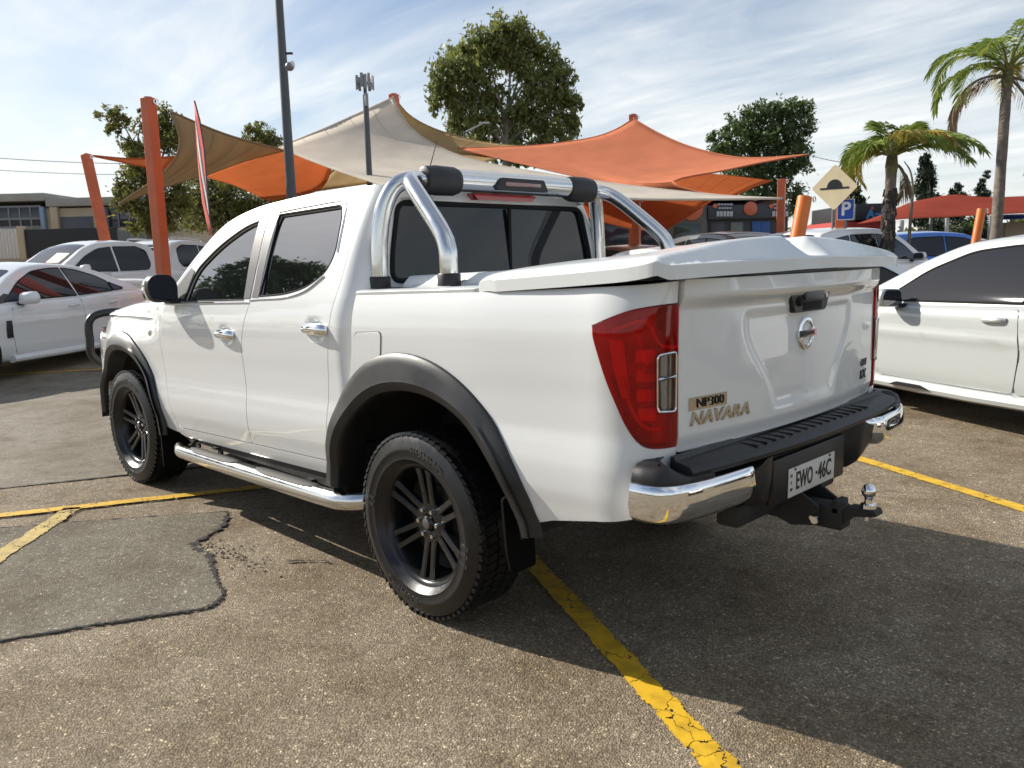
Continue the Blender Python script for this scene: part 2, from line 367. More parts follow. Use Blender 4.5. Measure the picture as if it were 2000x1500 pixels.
def asphalt(name, light, dark, grain=120.0, bump=0.55, warm=0.0, speck=1.0, stain=True, gap=0.9):
    m, nt, b = nmat(name); N = nt.nodes; L = nt.links
    t = N.new('ShaderNodeTexCoord')
    v = N.new('ShaderNodeTexVoronoi'); v.inputs['Scale'].default_value = grain; v.inputs['Randomness'].default_value = 1.0; L.new(t.outputs['Object'], v.inputs['Vector'])
    v2 = N.new('ShaderNodeTexVoronoi'); v2.inputs['Scale'].default_value = grain * 0.48; L.new(t.outputs['Object'], v2.inputs['Vector'])
    sv = N.new('ShaderNodeSeparateColor'); L.new(v.outputs['Color'], sv.inputs[0])
    sv2 = N.new('ShaderNodeSeparateColor'); L.new(v2.outputs['Color'], sv2.inputs[0])
    rp = N.new('ShaderNodeValToRGB'); e = rp.color_ramp.elements
    mid = tuple((a + c) / 2 for a, c in zip(light, dark))
    e[0].position = 0.0; e[0].color = (*dark, 1); e[1].position = 0.82; e[1].color = (*mid, 1)
    x = e.new(0.93); x.color = (*light, 1); y = e.new(1.0); y.color = (*(min(1, c * (1 + 0.7 * speck)) for c in light), 1)
    ad = N.new('ShaderNodeMath'); ad.operation = 'MULTIPLY_ADD'; L.new(sv2.outputs[0], ad.inputs[0]); ad.inputs[1].default_value = 0.35; 
    ad2 = N.new('ShaderNodeMath'); ad2.operation = 'MULTIPLY'; L.new(sv.outputs[0], ad2.inputs[0]); ad2.inputs[1].default_value = 0.70; L.new(ad2.outputs[0], ad.inputs[2])
    L.new(ad.outputs[0], rp.inputs[0])
    # broad wear and stains
    n = N.new('ShaderNodeTexNoise'); n.inputs['Scale'].default_value = 1.6; n.inputs['Detail'].default_value = 8; n.inputs['Roughness'].default_value = 0.65; L.new(t.outputs['Object'], n.inputs['Vector'])
    r2 = N.new('ShaderNodeValToRGB'); r2.color_ramp.elements[0].position = 0.34; r2.color_ramp.elements[1].position = 0.62
    r2.color_ramp.elements[0].color = (0.64, 0.585, 0.50, 1); r2.color_ramp.elements[1].color = (1.05, 1.05, 1.05, 1)
    L.new(n.outputs['Fac'], r2.inputs[0])
    mu = N.new('ShaderNodeMixRGB'); mu.blend_type = 'MULTIPLY'; mu.inputs[0].default_value = 1.0 if stain else 0.5; L.new(rp.outputs[0], mu.inputs[1]); L.new(r2.outputs[0], mu.inputs[2])
    n3 = N.new('ShaderNodeTexNoise'); n3.inputs['Scale'].default_value = 9; n3.inputs['Detail'].default_value = 6; n3.inputs['Roughness'].default_value = 0.7; L.new(t.outputs['Object'], n3.inputs['Vector'])
    r3 = N.new('ShaderNodeValToRGB'); r3.color_ramp.elements[0].position = 0.30; r3.color_ramp.elements[1].position = 0.50
    r3.color_ramp.elements[0].color = (0.60, 0.57, 0.54, 1); r3.color_ramp.elements[1].color = (1, 1, 1, 1); L.new(n3.outputs['Fac'], r3.inputs[0])
    mu2 = N.new('ShaderNodeMixRGB'); mu2.blend_type = 'MULTIPLY'; mu2.inputs[0].default_value = 0.8; L.new(mu.outputs[0], mu2.inputs[1]); L.new(r3.outputs[0], mu2.inputs[2])
    dr = N.new('ShaderNodeValToRGB'); dr.color_ramp.elements[0].position = 0.22; dr.color_ramp.elements[0].color = (1.12, 1.12, 1.12, 1); dr.color_ramp.elements[1].position = 0.62; dr.color_ramp.elements[1].color = (0.42, 0.40, 0.38, 1)
    L.new(v.outputs['Distance'], dr.inputs[0]); mu3 = N.new('ShaderNodeMixRGB'); mu3.blend_type = 'MULTIPLY'; mu3.inputs[0].default_value = gap; L.new(mu2.outputs[0], mu3.inputs[1]); L.new(dr.outputs[0], mu3.inputs[2])
    L.new(mu3.outputs[0], b.inputs['Base Color']); sset(b, 'Roughness', 0.85); sset(b, 'Specular IOR Level', 0.3)
    h = N.new('ShaderNodeMath'); h.operation = 'MULTIPLY'; L.new(v.outputs['Distance'], h.inputs[0]); h.inputs[1].default_value = -1.0
    h2 = N.new('ShaderNodeMath'); h2.operation = 'MULTIPLY_ADD'; L.new(sv.outputs[1], h2.inputs[0]); h2.inputs[1].default_value = 0.7; L.new(h.outputs[0], h2.inputs[2])
    h3 = N.new('ShaderNodeMath'); h3.operation = 'MULTIPLY_ADD'; L.new(n3.outputs['Fac'], h3.inputs[0]); h3.inputs[1].default_value = 0.5; L.new(h2.outputs[0], h3.inputs[2])
    bp = N.new('ShaderNodeBump'); bp.inputs['Strength'].default_value = bump; bp.inputs['Distance'].default_value = 0.006
    L.new(h3.outputs[0], bp.inputs['Height']); L.new(bp.outputs[0], b.inputs['Normal'])
    return m
ASPH = asphalt('asphalt_coarse', (0.60, 0.505, 0.365), (0.225, 0.182, 0.126), 145, 0.7, gap=0.75)
ASPH2 = asphalt('asphalt_fine', (0.38, 0.345, 0.265), (0.138, 0.126, 0.096), 150, 0.5, speck=1.3, gap=0.6)
ASPH3 = asphalt('asphalt_worn', (0.34, 0.305, 0.24), (0.19, 0.170, 0.134), 150, 0.3, speck=0.3, gap=0.3)
CRACK = mat('crack_filler', (0.022, 0.020, 0.018), 0.95)
def paint_mat(name, col, wear=0.5):
    """worn road paint: opaque flakes with the asphalt showing between them"""
    m, nt, b = nmat(name); N = nt.nodes; L = nt.links
    t = N.new('ShaderNodeTexCoord')
    n = N.new('ShaderNodeTexNoise'); n.inputs['Scale'].default_value = 55; n.inputs['Detail'].default_value = 7; n.inputs['Roughness'].default_value = 0.7; L.new(t.outputs['Object'], n.inputs['Vector'])
    v = N.new('ShaderNodeTexVoronoi'); v.feature = 'DISTANCE_TO_EDGE'; v.inputs['Scale'].default_value = 7.0; wn_ = N.new('ShaderNodeTexNoise'); wn_.inputs['Scale'].default_value = 9; wn_.inputs['Detail'].default_value = 4; L.new(t.outputs['Object'], wn_.inputs['Vector']); wm = N.new('ShaderNodeMixRGB'); wm.inputs[0].default_value = 0.16; L.new(t.outputs['Object'], wm.inputs[1]); L.new(wn_.outputs['Color'], wm.inputs[2]); L.new(wm.outputs[0], v.inputs['Vector'])
    nn = N.new('ShaderNodeTexNoise'); nn.inputs['Scale'].default_value = 14; L.new(t.outputs['Object'], nn.inputs['Vector'])
    at_ = N.new('ShaderNodeAttribute'); at_.attribute_name = 'edge'
    a = N.new('ShaderNodeMath'); a.operation = 'MULTIPLY_ADD'; L.new(at_.outputs['Fac'], a.inputs[0]); a.inputs[1].default_value = 0.55; L.new(n.outputs['Fac'], a.inputs[2])
    c1 = N.new('ShaderNodeMath'); c1.operation = 'GREATER_THAN'; L.new(a.outputs[0], c1.inputs[0]); c1.inputs[1].default_value = wear
    c2 = N.new('ShaderNodeMath'); c2.operation = 'GREATER_THAN'; L.new(v.outputs['Distance'], c2.inputs[0]); c2.inputs[1].default_value = 0.011
    mm_ = N.new('ShaderNodeMath'); mm_.operation = 'MULTIPLY'; L.new(c1.outputs[0], mm_.inputs[0]); L.new(c2.outputs[0], mm_.inputs[1])
    tr = N.new('ShaderNodeBsdfTransparent'); mx = N.new('ShaderNodeMixShader'); o = N['Material Output']
    L.new(mm_.outputs[0], mx.inputs[0]); L.new(tr.outputs[0], mx.inputs[1]); L.new(b.outputs[0], mx.inputs[2]); L.new(mx.outputs[0], o.inputs[0])
    rp = N.new('ShaderNodeValToRGB'); rp.color_ramp.elements[0].color = (*(c * 0.7 for c in col), 1); rp.color_ramp.elements[1].color = (*col, 1); rp.color_ramp.elements[0].position = 0.35; rp.color_ramp.elements[1].position = 0.6
    L.new(nn.outputs['Fac'], rp.inputs[0]); L.new(rp.outputs[0], b.inputs['Base Color']); sset(b, 'Roughness', 0.6)
    bp = N.new('ShaderNodeBump'); bp.inputs['Strength'].default_value = 0.4; bp.inputs['Distance'].default_value = 0.004; L.new(n.outputs['Fac'], bp.inputs['Height']); L.new(bp.outputs[0], b.inputs['Normal'])
    return m
YEL = paint_mat('yellow_line_paint', (0.70, 0.42, 0.02), 0.58)
YEL2 = paint_mat('faded_line_paint', (0.50, 0.36, 0.10), 0.60)

# ------------------------------------------------------------------ the ground
E1 = Vector((0.7155, -0.6986)); E2 = Vector((-0.6986, -0.7155))     # away from the camera, to its right
def gz(x, y):
    """the lot rises a little behind the truck"""
    d = (x + 2.56) * E1.x + (y - 2.85) * E1.y
    return 0.023 * min(14.0, max(0.0, d - 6.4) + 0.6 * sstep(5.2, 7.6, d) * 0)
def sheet(name, poly, m, lift, kind='structure', jag=0.0, thick=0.0):
    """flat irregular sheet following the ground"""
    P = []
    n = len(poly)
    for i in range(n):
        a = np.array(poly[i], float); b = np.array(poly[(i + 1) % n], float); L = np.linalg.norm(b - a)
        k = max(1, int(L / 0.06)) if jag else max(1, int(L / 0.5))
        for j in range(k):
            q = a + (b - a) * j / k
            if jag: q = q + RNG.normal(0, jag, 2)
            P.append((q[0], q[1]))
    mb = MB(); mb.prism(P, lambda x, y: (x, y, gz(x, y) + lift - max(thick, 0.002)), lambda x, y: (x, y, gz(x, y) + lift))
    o = mb.build(name, m, None, smooth=0); tag(o, kind=kind); return o
g = MB(); ds = [-700, -250, -90, -40, -20, -10, -4, 0, 2, 4, 6.4, 8, 10, 12, 14, 16, 18, 20.4, 24, 40, 90, 250, 900]; ws = [-900, -300, -90, -40, -20, -10, -4, 0, 4, 10, 20, 40, 90, 300, 900]
def gpt(d, w):
    p = Vector((-2.56, 2.85)) + E1 * d + E2 * w; return (p.x, p.y, gz(p.x, p.y))
g.loft([[gpt(d, w) for w in ws] for d in ds]); gr = g.build('ground', ASPH, smooth=60); tag(gr, kind='structure')
# finer repair patch beside the truck, the worn strip beyond it
patch = [(1.054, 2.2), (.93, 1.9), (.747, 1.5), (.83, 1.38), (1.187, 1.266), (1.36, 1.20), (1.61, 1.159), (1.75, .95), (1.99, .80), (2.63, 1.72), (3.2, 2.6), (1.6, 3.4)]
sheet('asphalt_patch', patch, ASPH2, 0.008, jag=0.007, thick=0.02)
strip = [(3.707, 1.613), (3.40, .919), (2.4, -1.4), (1.2, -4.2), (9.0, -4.6), (9.2, -.82), (9.8, .26), (11, 4), (5, 4.6)]
sheet('asphalt_strip', strip, ASPH3, 0.004)
def ribbon(name, pts, w, m, lift, jag=0.0, kind='structure', edge=True, n=10):
    P = [np.array(p, float) for p in cr(pts, n)]; rows = []
    for i in range(len(P)):
        d = P[min(i + 1, len(P) - 1)] - P[max(i - 1, 0)]; d = d / np.linalg.norm(d); nn = np.array([-d[1], d[0]])
        ww = w * (1 + (RNG.normal(0, jag) if jag else 0)); c = P[i] + (nn * RNG.normal(0, jag * w * 0.4) if jag else 0)
        rows.append([(c[0] + nn[0] * ww * t, c[1] + nn[1] * ww * t, gz(c[0], c[1]) + lift) for t in (-.5, -.27, .27, .5)])
    mb = MB(); mb.loft(rows); o = mb.build(name, m, smooth=0); tag(o, kind=kind)
    at_ = o.data.attributes.new('edge', 'FLOAT', 'POINT')
    k0 = Vector(rows[0][0]).xy
    vals = []
    Pm = np.array([[p[0], p[1]] for p in P])
    for v in o.data.vertices:
        dmin = np.min(np.linalg.norm(Pm - np.array([v.co.x, v.co.y]), axis=1)); vals.append(1.0 if dmin < w * 0.36 else 0.0)
    at_.data.foreach_set('value', vals); return o
ribbon('yellow_line', [(0.75, -.18), (0.005, .202), (-.7, .567), (-1.415, .936), (-2.6, 1.55)], 0.106, YEL, 0.005, jag=0.05, n=14)
ribbon('yellow_line', [(3.5, 2.9), (2.972, 1.775), (2.348, .442), (1.9, -.5), (1.3, -1.8)], 0.095, YEL, 0.013, jag=0.05, n=14)
ribbon('yellow_line', [(.6, -3.24), (-.253, -2.827), (-1.421, -2.263), (-3.0, -1.5)], 0.110, YEL, 0.005, jag=0.05, n=14)
ribbon('yellow_line', [(2.80, 1.42), (2.55, 1.62), (2.1, 2.0), (1.6, 2.4)], 0.11, YEL2, 0.013, jag=0.06)
ribbon('yellow_line', [(11.5, 3.3), (9.816, .26), (9.204, -.822), (8.0, -3.0)], 0.10, YEL, 0.010)
ribbon('yellow_line', [(5.35, 1.8), (5.083, 1.308), (4.708, .633), (4.2, -.3)], 0.07, YEL2, 0.008)
def crack(pts, w=0.014, jag=0.5):
    ribbon('pavement_crack', pts, w, CRACK, 0.0095, jag=jag, n=16)
crack([(1.054, 2.2), (.93, 1.9), (.85, 1.72), (.747, 1.5), (.83, 1.38), (1.0, 1.33), (1.187, 1.266)], 0.016)
crack([(1.187, 1.266), (1.36, 1.20), (1.5, 1.21), (1.61, 1.159), (1.75, .95), (1.99, .80)], 0.022, 0.8)
crack([(1.99, .80), (2.3, 1.23), (2.63, 1.72), (2.9, 2.15)], 0.010)
crack([(3.9, 2.05), (3.707, 1.613), (3.40, .919), (3.1, .2)], 0.012)
crack([(.98, .98), (.86, .86), (.80, .84)], 0.012)
# broken edge of the patch: loose chips
chips = MB()
for i in range(130):
    t = random.random(); a = np.array([1.25, 1.10]) if random.random() < .6 else np.array([1.45, 1.14])
    c = a + RNG.normal(0, (.16, .05), 2); s = random.uniform(.003, .011)
    chips.box((c[0], c[1], s * .35), (s * random.uniform(.7, 1.5), s, s * .7), M=Matrix.Rotation(random.uniform(0, 6), 3, (random.random(), random.random(), 1)), taper=.7)
tag(chips.build('asphalt_chips', mat('chip_stone', (0.24, 0.20, 0.15), 0.9, vary=0.6, vscale=90), smooth=0), kind='stuff')
# ------------------------------------------------------------------ the white pickup truck (X forward, Y left, rear axle at x = 0)
T = thing('pickup_truck', 'white dual-cab pickup truck with sports bar, hard lid and black wheel flares in front', 'pickup truck')
RAKE = 0.034
_prof = interp([.40, .45, .50, .56, .63, .70, .76, .83, .92, 1.02, 1.12, 1.20, 1.26, 1.30, 1.34, 1.50, 1.65, 1.72, 1.80],
               [.850, .882, .902, .915, .928, .931, .926, .918, .919, .924, .926, .919, .905, .891, .876, .815, .747, .708, .655])
def dish(x, z, cx, cz, rx, rz, dep):
    q = ((x - cx) / rx) ** 2 + ((z - cz) / rz) ** 2
    return dep * (1 - q) ** 2 if q < 1 else 0.0
def Ys(x, z):
    zz = z + RAKE * (x - 1.4); y = _prof(zz)
    if x > 2.4: y -= 0.05 * sstep(1.02, 1.20, zz) * sstep(2.42, 2.75, x)
    if x > 3.1: y -= 0.19 * (x - 3.1) ** 2
    if zz < 1.3:
        y -= dish(x, z, 1.582, 1.100, .105, .066, .022) + dish(x, z, .673, 1.167, .105, .066, .022)
    if x < -.3: y -= 0.012 * sstep(-.3, -.9, x)
    return y
def side(x, z): return (x, Ys(x, z), z)
LEFT = (0, 1, 0)
# outlines in side view
fd_front = cr([(2.350, .515), (2.425, .70), (2.470, .90), (2.480, 1.04), (2.462, 1.15), (2.440, 1.235)], 5)
fr_frame = cr([(2.425, 1.262), (2.33, 1.335), (2.20, 1.455), (2.05, 1.573), (1.90, 1.655), (1.75, 1.705), (1.57, 1.734), (1.408, 1.748)], 5)
gapB = cr([(1.400, 1.74), (1.352, 1.50), (1.322, 1.30), (1.372, 1.15), (1.410, 1.02), (1.396, .78), (1.394, .533)], 5)
def shift(pts, d): return [(x + d, z) for x, z in pts]
g_ = 0.0038
fdoor = fd_front + fr_frame + shift(gapB, g_) + [(1.394 + g_, .533), (2.30, .497)]
fwin = rnd([(2.150, 1.262, .01), (2.105, 1.430, .10), (1.88, 1.575, .12), (1.64, 1.668, .10), (1.500, 1.692, .015), (1.394, 1.284, .012)], .02)
rd_top = cr([(1.388, 1.752), (1.20, 1.768), (.95, 1.780), (.72, 1.782), (.60, 1.755), (.548, 1.66), (.524, 1.52), (.527, 1.37), (.556, 1.20), (.590, 1.0), (.612, .80), (.625, .62)], 5)
rdoor = [(1.394 - g_, .533)] + shift(gapB, -g_)[::-1] + rd_top + [(.606, .562)]
rwin = rnd([(1.240, 1.303, .012), (.98, 1.318, .10), (.80, 1.352, .10), (.668, 1.420, .04), (.628, 1.50, .06), (.665, 1.655, .05), (.712, 1.724, .035), (1.302, 1.712, .012)], .02)
def make_door(name, outl, win, handle, mir):
    d = panel(name, outl, side, WHITE, T, LEFT, holes=[win], step=.022, depth=.028, mirror=mir)
    sg = -1 if mir else 1
    gl = panel('window', [(x, z) for x, z in win], side, GLASS, d, LEFT, step=.06, depth=.0, off=-.014, mirror=mir)
    hx, hz = handle
    y0 = _prof(hz + RAKE * (hx - 1.4))
    hb = MB(); hb.tube(cr([(hx + .088, (y0 - .004), hz - .004), (hx + .075, (y0 + .008), hz), (hx + .02, (y0 + .018), hz + .003), (hx - .05, (y0 + .018), hz + .003), (hx - .085, (y0 + .008), hz), (hx - .094, (y0 - .004), hz)], 5), [.012, .016, .0175, .018, .018, .0185, .019, .019, .0195, .02, .02, .0205, .021, .021, .021, .022, .022, .022, .022, .021, .0205, .02, .02, .019, .018, .017][:26], 14, flat=1.25)
    hb.build('handle', CHROME, d, mirror=mir)
    # rubber seal and bright strip along the belt, black strip round the glass
    sl = MB(); wl_ = win + [win[0]]
    sl.tube([(x, Ys(x, z) - .004, z) for x, z in wl_], .0065, 6, cap=False); sl.build('window_seal', DARK, d, mirror=mir)
    return d
for mir in (False, True):
    d1 = make_door('front_door', fdoor, fwin, (1.582, 1.100), mir)
    d2 = make_door('rear_door', rdoor, rwin, (.673, 1.167), mir)
    # bright belt strip under the glass
    bs = MB(); pl = [(2.42, 1.245), (2.15, 1.250), (1.80, 1.262), (1.335, 1.275)]; bs.tube([(x, Ys(x, z) + .003, z) for x, z in cr(pl, 6)], .0065, 8, flat=.8); bs.build('belt_strip', CHROME, d1, mirror=mir)
    bs = MB(); pl = [(1.325, 1.285), (1.24, 1.291), (.98, 1.304), (.80, 1.338), (.672, 1.404)]; bs.tube([(x, Ys(x, z) + .003, z) for x, z in cr(pl, 6)], .006, 8, flat=.8); bs.build('belt_strip', CHROME, d2, mirror=mir)
    up = MB(); up.tube([(x, Ys(x, z) + .002, z) for x, z in cr([(1.31, 1.727), (1.0, 1.739), (.71, 1.740), (.648, 1.67), (.612, 1.51)], 6)], .0055, 8, flat=.8); up.build('window_surround', CHROME, d2, mirror=mir)
    # dark pillar trims either side of the door gap
    panel('pillar_trim', [(1.398, 1.290), (1.502, 1.700), (1.415, 1.712), (1.362, 1.50), (1.332, 1.292)], side, SATIN, d1, LEFT, step=.06, depth=.012, off=.003, mirror=mir)
    panel('pillar_trim', [(1.312, 1.298), (1.340, 1.50), (1.390, 1.716), (1.306, 1.722), (1.244, 1.300)], side, SATIN, d2, LEFT, step=.06, depth=.012, off=.003, mirror=mir)
    panel('mirror_sail', [(2.40, 1.262), (2.155, 1.262), (2.11, 1.432), (2.17, 1.452), (2.31, 1.335)], side, BLACKP, d1, LEFT, step=.06, depth=.012, off=.004, mirror=mir)
# dark lining behind the panel gaps
def lining(x, z): return (x, Ys(x, z) - .030, z)
def inner(mir):
    panel('body_lining', [(2.60, .47), (2.60, 1.24), (2.40, 1.27), (2.2, 1.44), (1.9, 1.64), (1.55, 1.725), (.7, 1.77), (.50, 1.75), (.47, 1.3), (.55, .53)], lining, DARK, T, LEFT, step=.12, depth=0, mirror=mir)
both(inner)
# sill under the doors
def sillf(mir):
    panel('sill', [(2.345, .508), (2.30, .490), (1.394, .526), (.612, .555), (.575, .565), (.568, .50), (.60, .487), (1.4, .462), (2.30, .437), (2.36, .45)], side, WHITE, T, LEFT, step=.05, depth=.05, mirror=mir)
both(sillf)
# windscreen pillar and roof rail
def rails(mir):
    low = [(2.446, 1.240)] + [(x + .004, z + .006) for x, z in fr_frame] + [(x, z + .006) for x, z in rd_top[:17]]
    topl = cr([(.50, 1.800), (.67, 1.806), (1.0, 1.804), (1.323, 1.792), (1.65, 1.765), (1.93, 1.690), (2.16, 1.520), (2.343, 1.358), (2.50, 1.265)], 5)
    lo2 = [p for p in low]
    panel('roof_rail', lo2 + [(.595, 1.765), (.50, 1.775)] + topl, side, WHITE, T, LEFT, step=.05, depth=.02, mirror=mir)
both(rails)
# cab corner wrapping to the back wall
CX = .515; CRAD = .115
def cabwrap(s, z):
    if s >= CX: return (s, Ys(s, z), z)
    L = CRAD * PI / 2; th = min(1.0, (CX - s) / L) * PI / 2; y = Ys(CX, z); lean = .07 * max(0, z - 1.35)
    k = (CX - s) / L
    x = CX - CRAD * math.sin(th) + lean * min(1, k); yy = y - CRAD + CRAD * math.cos(th)
    if k > 1: yy -= (CX - s - L)
    return (x, yy, z)
rearedge = shift(rd_top, -.0055)[20:]
Lw = CRAD * PI / 2
def quarter(mir):
    poly = [(.606 - .005, .562), ] + rearedge[::-1] + [(.540, 1.70), (.565, 1.74), (.52, 1.772), (.50, 1.800), (CX - Lw - .005, 1.800), (CX - Lw - .005, .88), (.43, .835), (.50, .755), (.54, .69)]
    panel('cab_corner', poly, cabwrap, WHITE, T, (-.6, 1, 0), step=.022, depth=.02, mirror=mir)
both(quarter)
def fill(mir):
    panel('cab_corner_top', [(.66, 1.80), (.66, 1.70), (.52, 1.62), (.42, 1.66), (CX - Lw, 1.72), (CX - Lw, 1.80)], lambda u, v: tuple(Vector(cabwrap(u, v)) - Vector((0, .004, 0))), WHITE, T, (-.6, 1, 0), step=.03, depth=0, mirror=mir)
both(fill)
# back wall of the cab with its window
def backx(y, z): return CX - CRAD + .07 * max(0, z - 1.35) + .012 * (y / .7) ** 2 - .012
def backf(y, z): return (backx(y, z), y, z)
def yedge(z): return Ys(CX, z) - CRAD + .002
eb = [(yedge(z), z) for z in (.93, 1.1, 1.3, 1.45, 1.6, 1.72, 1.80)]
rw = rnd([(-.685, 1.375, .05), (.685, 1.375, .05), (.672, 1.50, .05), (.618, 1.722, .05), (-.618, 1.722, .05), (-.672, 1.50, .05)], .05)
BACK = (-1, 0, 0)
bw = panel('cab_back_wall', [(-a, b) for a, b in eb][::-1] + eb, backf, WHITE, T, BACK, holes=[rw], step=.06, depth=.02)
panel('rear_window', rw, backf, RGLASS, T, BACK, step=.1, depth=0, off=-.012)
fr = MB(); fr.tube([(backx(y, z) - .002, y, z) for y, z in rw + [rw[0]]], .012, 8, cap=False, flat=1); fr.box((backx(0, 1.55) + .006, -.06, 1.555), (.012, .016, .31)); fr.build('rear_window_seal', DARK, T)
# roof
rc = interp([.36, .50, .8, 1.2, 1.6, 1.85, 2.05], [1.818, 1.832, 1.842, 1.836, 1.803, 1.765, 1.70])
def rooff(x, y): 
    a = min(1.0, abs(y) / .665); return (x, y, rc(x) - .040 * a ** 2.2 - .03 * a ** 9)
hw = [(x, .648 if x > .5 else .60 + (x - .37) * .3) for x in (.37, .45, .55, .9, 1.3, 1.6)] + [(1.80, .628), (1.90, .55), (1.97, .30), (1.985, .0)]
panel('roof', [(x, y) for x, y in hw] + [(x, -y) for x, y in hw[::-1]][1:], rooff, WHITE, T, (0, 0, 1), step=.06, depth=.035)
rs = MB(); rs.tube([(x, y + .006, rooff(x, y)[2] - .018) for x, y in [(.52, .648), (.9, .648), (1.3, .648), (1.6, .648), (1.80, .628), (1.86, .60)]], .008, 6); rs.build('roof_ditch_moulding', DARK, T)
rs = MB(); rs.tube([(x, -y - .006, rooff(x, y)[2] - .018) for x, y in [(.52, .648), (.9, .648), (1.3, .648), (1.6, .648), (1.80, .628), (1.86, .60)]], .008, 6); rs.build('roof_ditch_moulding', DARK, T)
hb = MB(); hb.prism(rnd([(-.215, 1.771, .006), (.215, 1.771, .006), (.185, 1.743, .006), (-.185, 1.743, .006)], .006), lambda y, z: (.366, y, z), lambda y, z: (.43, y, z)); hb.build('high_brake_light', REDPLAS, T)
hb = MB(); hb.rbox((.405, 0, 1.790), (.055, 1.16, .034), .012); hb.build('roof_trailing_edge', WHITE, T)
an = MB(); an.tube([(.62, .30, 1.83), (.50, .315, 2.02)], [.004, .0015], 6); an.sph((.625, .30, 1.833), .018, 6, (1.4, 1, .6)); an.build('aerial', BLACKP, T)
# windscreen, bonnet, front
def wsf(y, t):
    a = abs(y); x = 2.53 - .58 * t - .10 * (a / .7) ** 2 * (1 - .4 * t); z = 1.245 + .50 * t + .02 * math.sin(PI * t) - .02 * (a / .7) ** 2; return (x, y * (1 - .10 * t), z)
panel('windscreen', [(-.73, 0), (.73, 0), (.70, .5), (.66, 1), (-.66, 1), (-.70, .5)], wsf, GLASS, T, (1, 0, .7), step=(.08, .1), depth=.01)
hc = interp([2.40, 2.8, 3.2, 3.6, 3.85, 4.02], [1.272, 1.285, 1.268, 1.222, 1.158, 1.06])
def hoodf(x, y):
    a = min(1.0, abs(y) / .90); return (x, y, hc(x) - .055 * a ** 3 - .10 * a ** 12 + .012 * math.exp(-((a - .62) / .10) ** 2))
ho = [(2.46, .885), (2.9, .885), (3.3, .872), (3.6, .835), (3.8, .77), (3.93, .65), (4.0, .42), (4.02, 0)]
panel('bonnet', ho + [(x, -y) for x, y in ho[::-1]][1:] + [(2.50, -.6), (2.56, 0), (2.50, .6)], hoodf, WHITE, T, (0, 0, 1), step=.05, depth=.03)
def arc(cx, cz, r, a0, a1, n=28): return [(cx + r * math.cos(R(a0 + (a1 - a0) * i / n)), cz + r * math.sin(R(a0 + (a1 - a0) * i / n))) for i in range(n + 1)]
FW = (3.15, .39)
def fenderf(mir):
    edge = [(x + .006, z) for x, z in fd_front]
    poly = [(2.36, .455)] + edge + [(2.445, 1.238), (2.52, 1.235), (2.7, 1.20), (3.0, 1.165), (3.3, 1.135), (3.55, 1.085), (3.70, 1.03), (3.72, .50)] + [p for p in arc(FW[0], FW[1], .580, 10, 172)]
    f = panel('front_fender', poly, side, WHITE, T, (.3, 1, .2), step=.03, depth=.03, mirror=mir)
    mk = MB(); mk.lathe([(0, .014), (.010, .013), (.017, .008), (.020, 0)], 16, (2.674, (Ys(2.674, 1.056)), 1.056), axis='Y'); mk.build('side_marker', mat('marker_lens', (.75, .72, .62), .15, coat=1), f, mirror=mir)
both(fenderf)
# fill strip between bonnet and fender
def shoulder(mir):
    rows = []
    for x in np.linspace(2.46, 3.72, 24):
        zt = interp([2.445, 2.52, 2.7, 3.0, 3.3, 3.55, 3.72], [1.238, 1.235, 1.20, 1.165, 1.135, 1.085, 1.022])(x); y0 = Ys(x, zt) - .001
        yh = min(y0 - .012, interp([2.46, 2.9, 3.3, 3.6, 3.75], [.885, .885, .872, .835, .79])(x) - .045); zh = hoodf(x, yh)[2] + .0015
        rows.append([(x, y0 + (yh - y0) * t, zt + (zh - zt) * math.sin(t * PI / 2)) for t in np.linspace(0, 1, 6)])
    mb = MB(); mb.loft(rows); mb.build('fender_top', WHITE, T, smooth=60, mirror=mir)
both(shoulder)
def nose(a, z):
    """plan curve of the front end, a = -1..1"""
    th = abs(a) * PI / 2; e = .62; yy = Ys(3.60, z) * max(1e-9, math.sin(th)) ** e; x = 3.60 + (.50 - .10 * abs(z - .8)) * max(1e-9, math.cos(th)) ** e
    return (x, math.copysign(yy, a), z)
panel('front_bumper', [(-1, .44), (1, .44), (1, .80), (.72, .88), (.4, .80), (-.4, .80), (-.72, .88), (-1, .80)], nose, WHITE, T, (1, 0, 0), step=(.04, .08), depth=.03)
panel('front_grille', [(-.40, .806), (.40, .806), (.46, 1.03), (-.46, 1.03)], nose, BLACKP, T, (1, 0, 0), step=(.04, .08), depth=.03)
for sg in (1, -1):
    q = [(.46, .84), (.72, .888), (1.0, .80), (1.0, 1.00), (.80, 1.03), (.47, 1.03)]
    panel('headlight', [(a * sg, z) for a, z in q], nose, mat('headlight_lens', (.55, .57, .6), .06, metal=.5, coat=1), T, (1, .2 * sg, 0), step=(.04, .08), depth=.03)
# bull bar
bb = MB()
for sg in (1, -1):
    bb.tube(cr([(4.02, .30 * sg, 1.10), (4.10, .48 * sg, 1.125), (4.11, .72 * sg, 1.125), (4.09, .825 * sg, 1.07), (4.08, .838 * sg, .93), (4.09, .825 * sg, .80), (4.13, .66 * sg, .70), (4.14, .40 * sg, .66)], 6), .030, 12)
bb.tube(cr([(4.09, .60, 1.125), (4.13, .3, 1.128), (4.14, 0, 1.128), (4.13, -.3, 1.128), (4.09, -.60, 1.125)], 6), .030, 12)
bb.tube([(4.12, .42, 1.12), (4.15, .42, .55)], .028, 10); bb.tube([(4.12, -.42, 1.12), (4.15, -.42, .55)], .028, 10); bb.tube([(4.15, .7, .62), (4.17, 0, .62), (4.15, -.7, .62)], .036, 10)
bb.build('bull_bar', mat('bull_bar_powdercoat', (.020, .020, .021), .35), T)
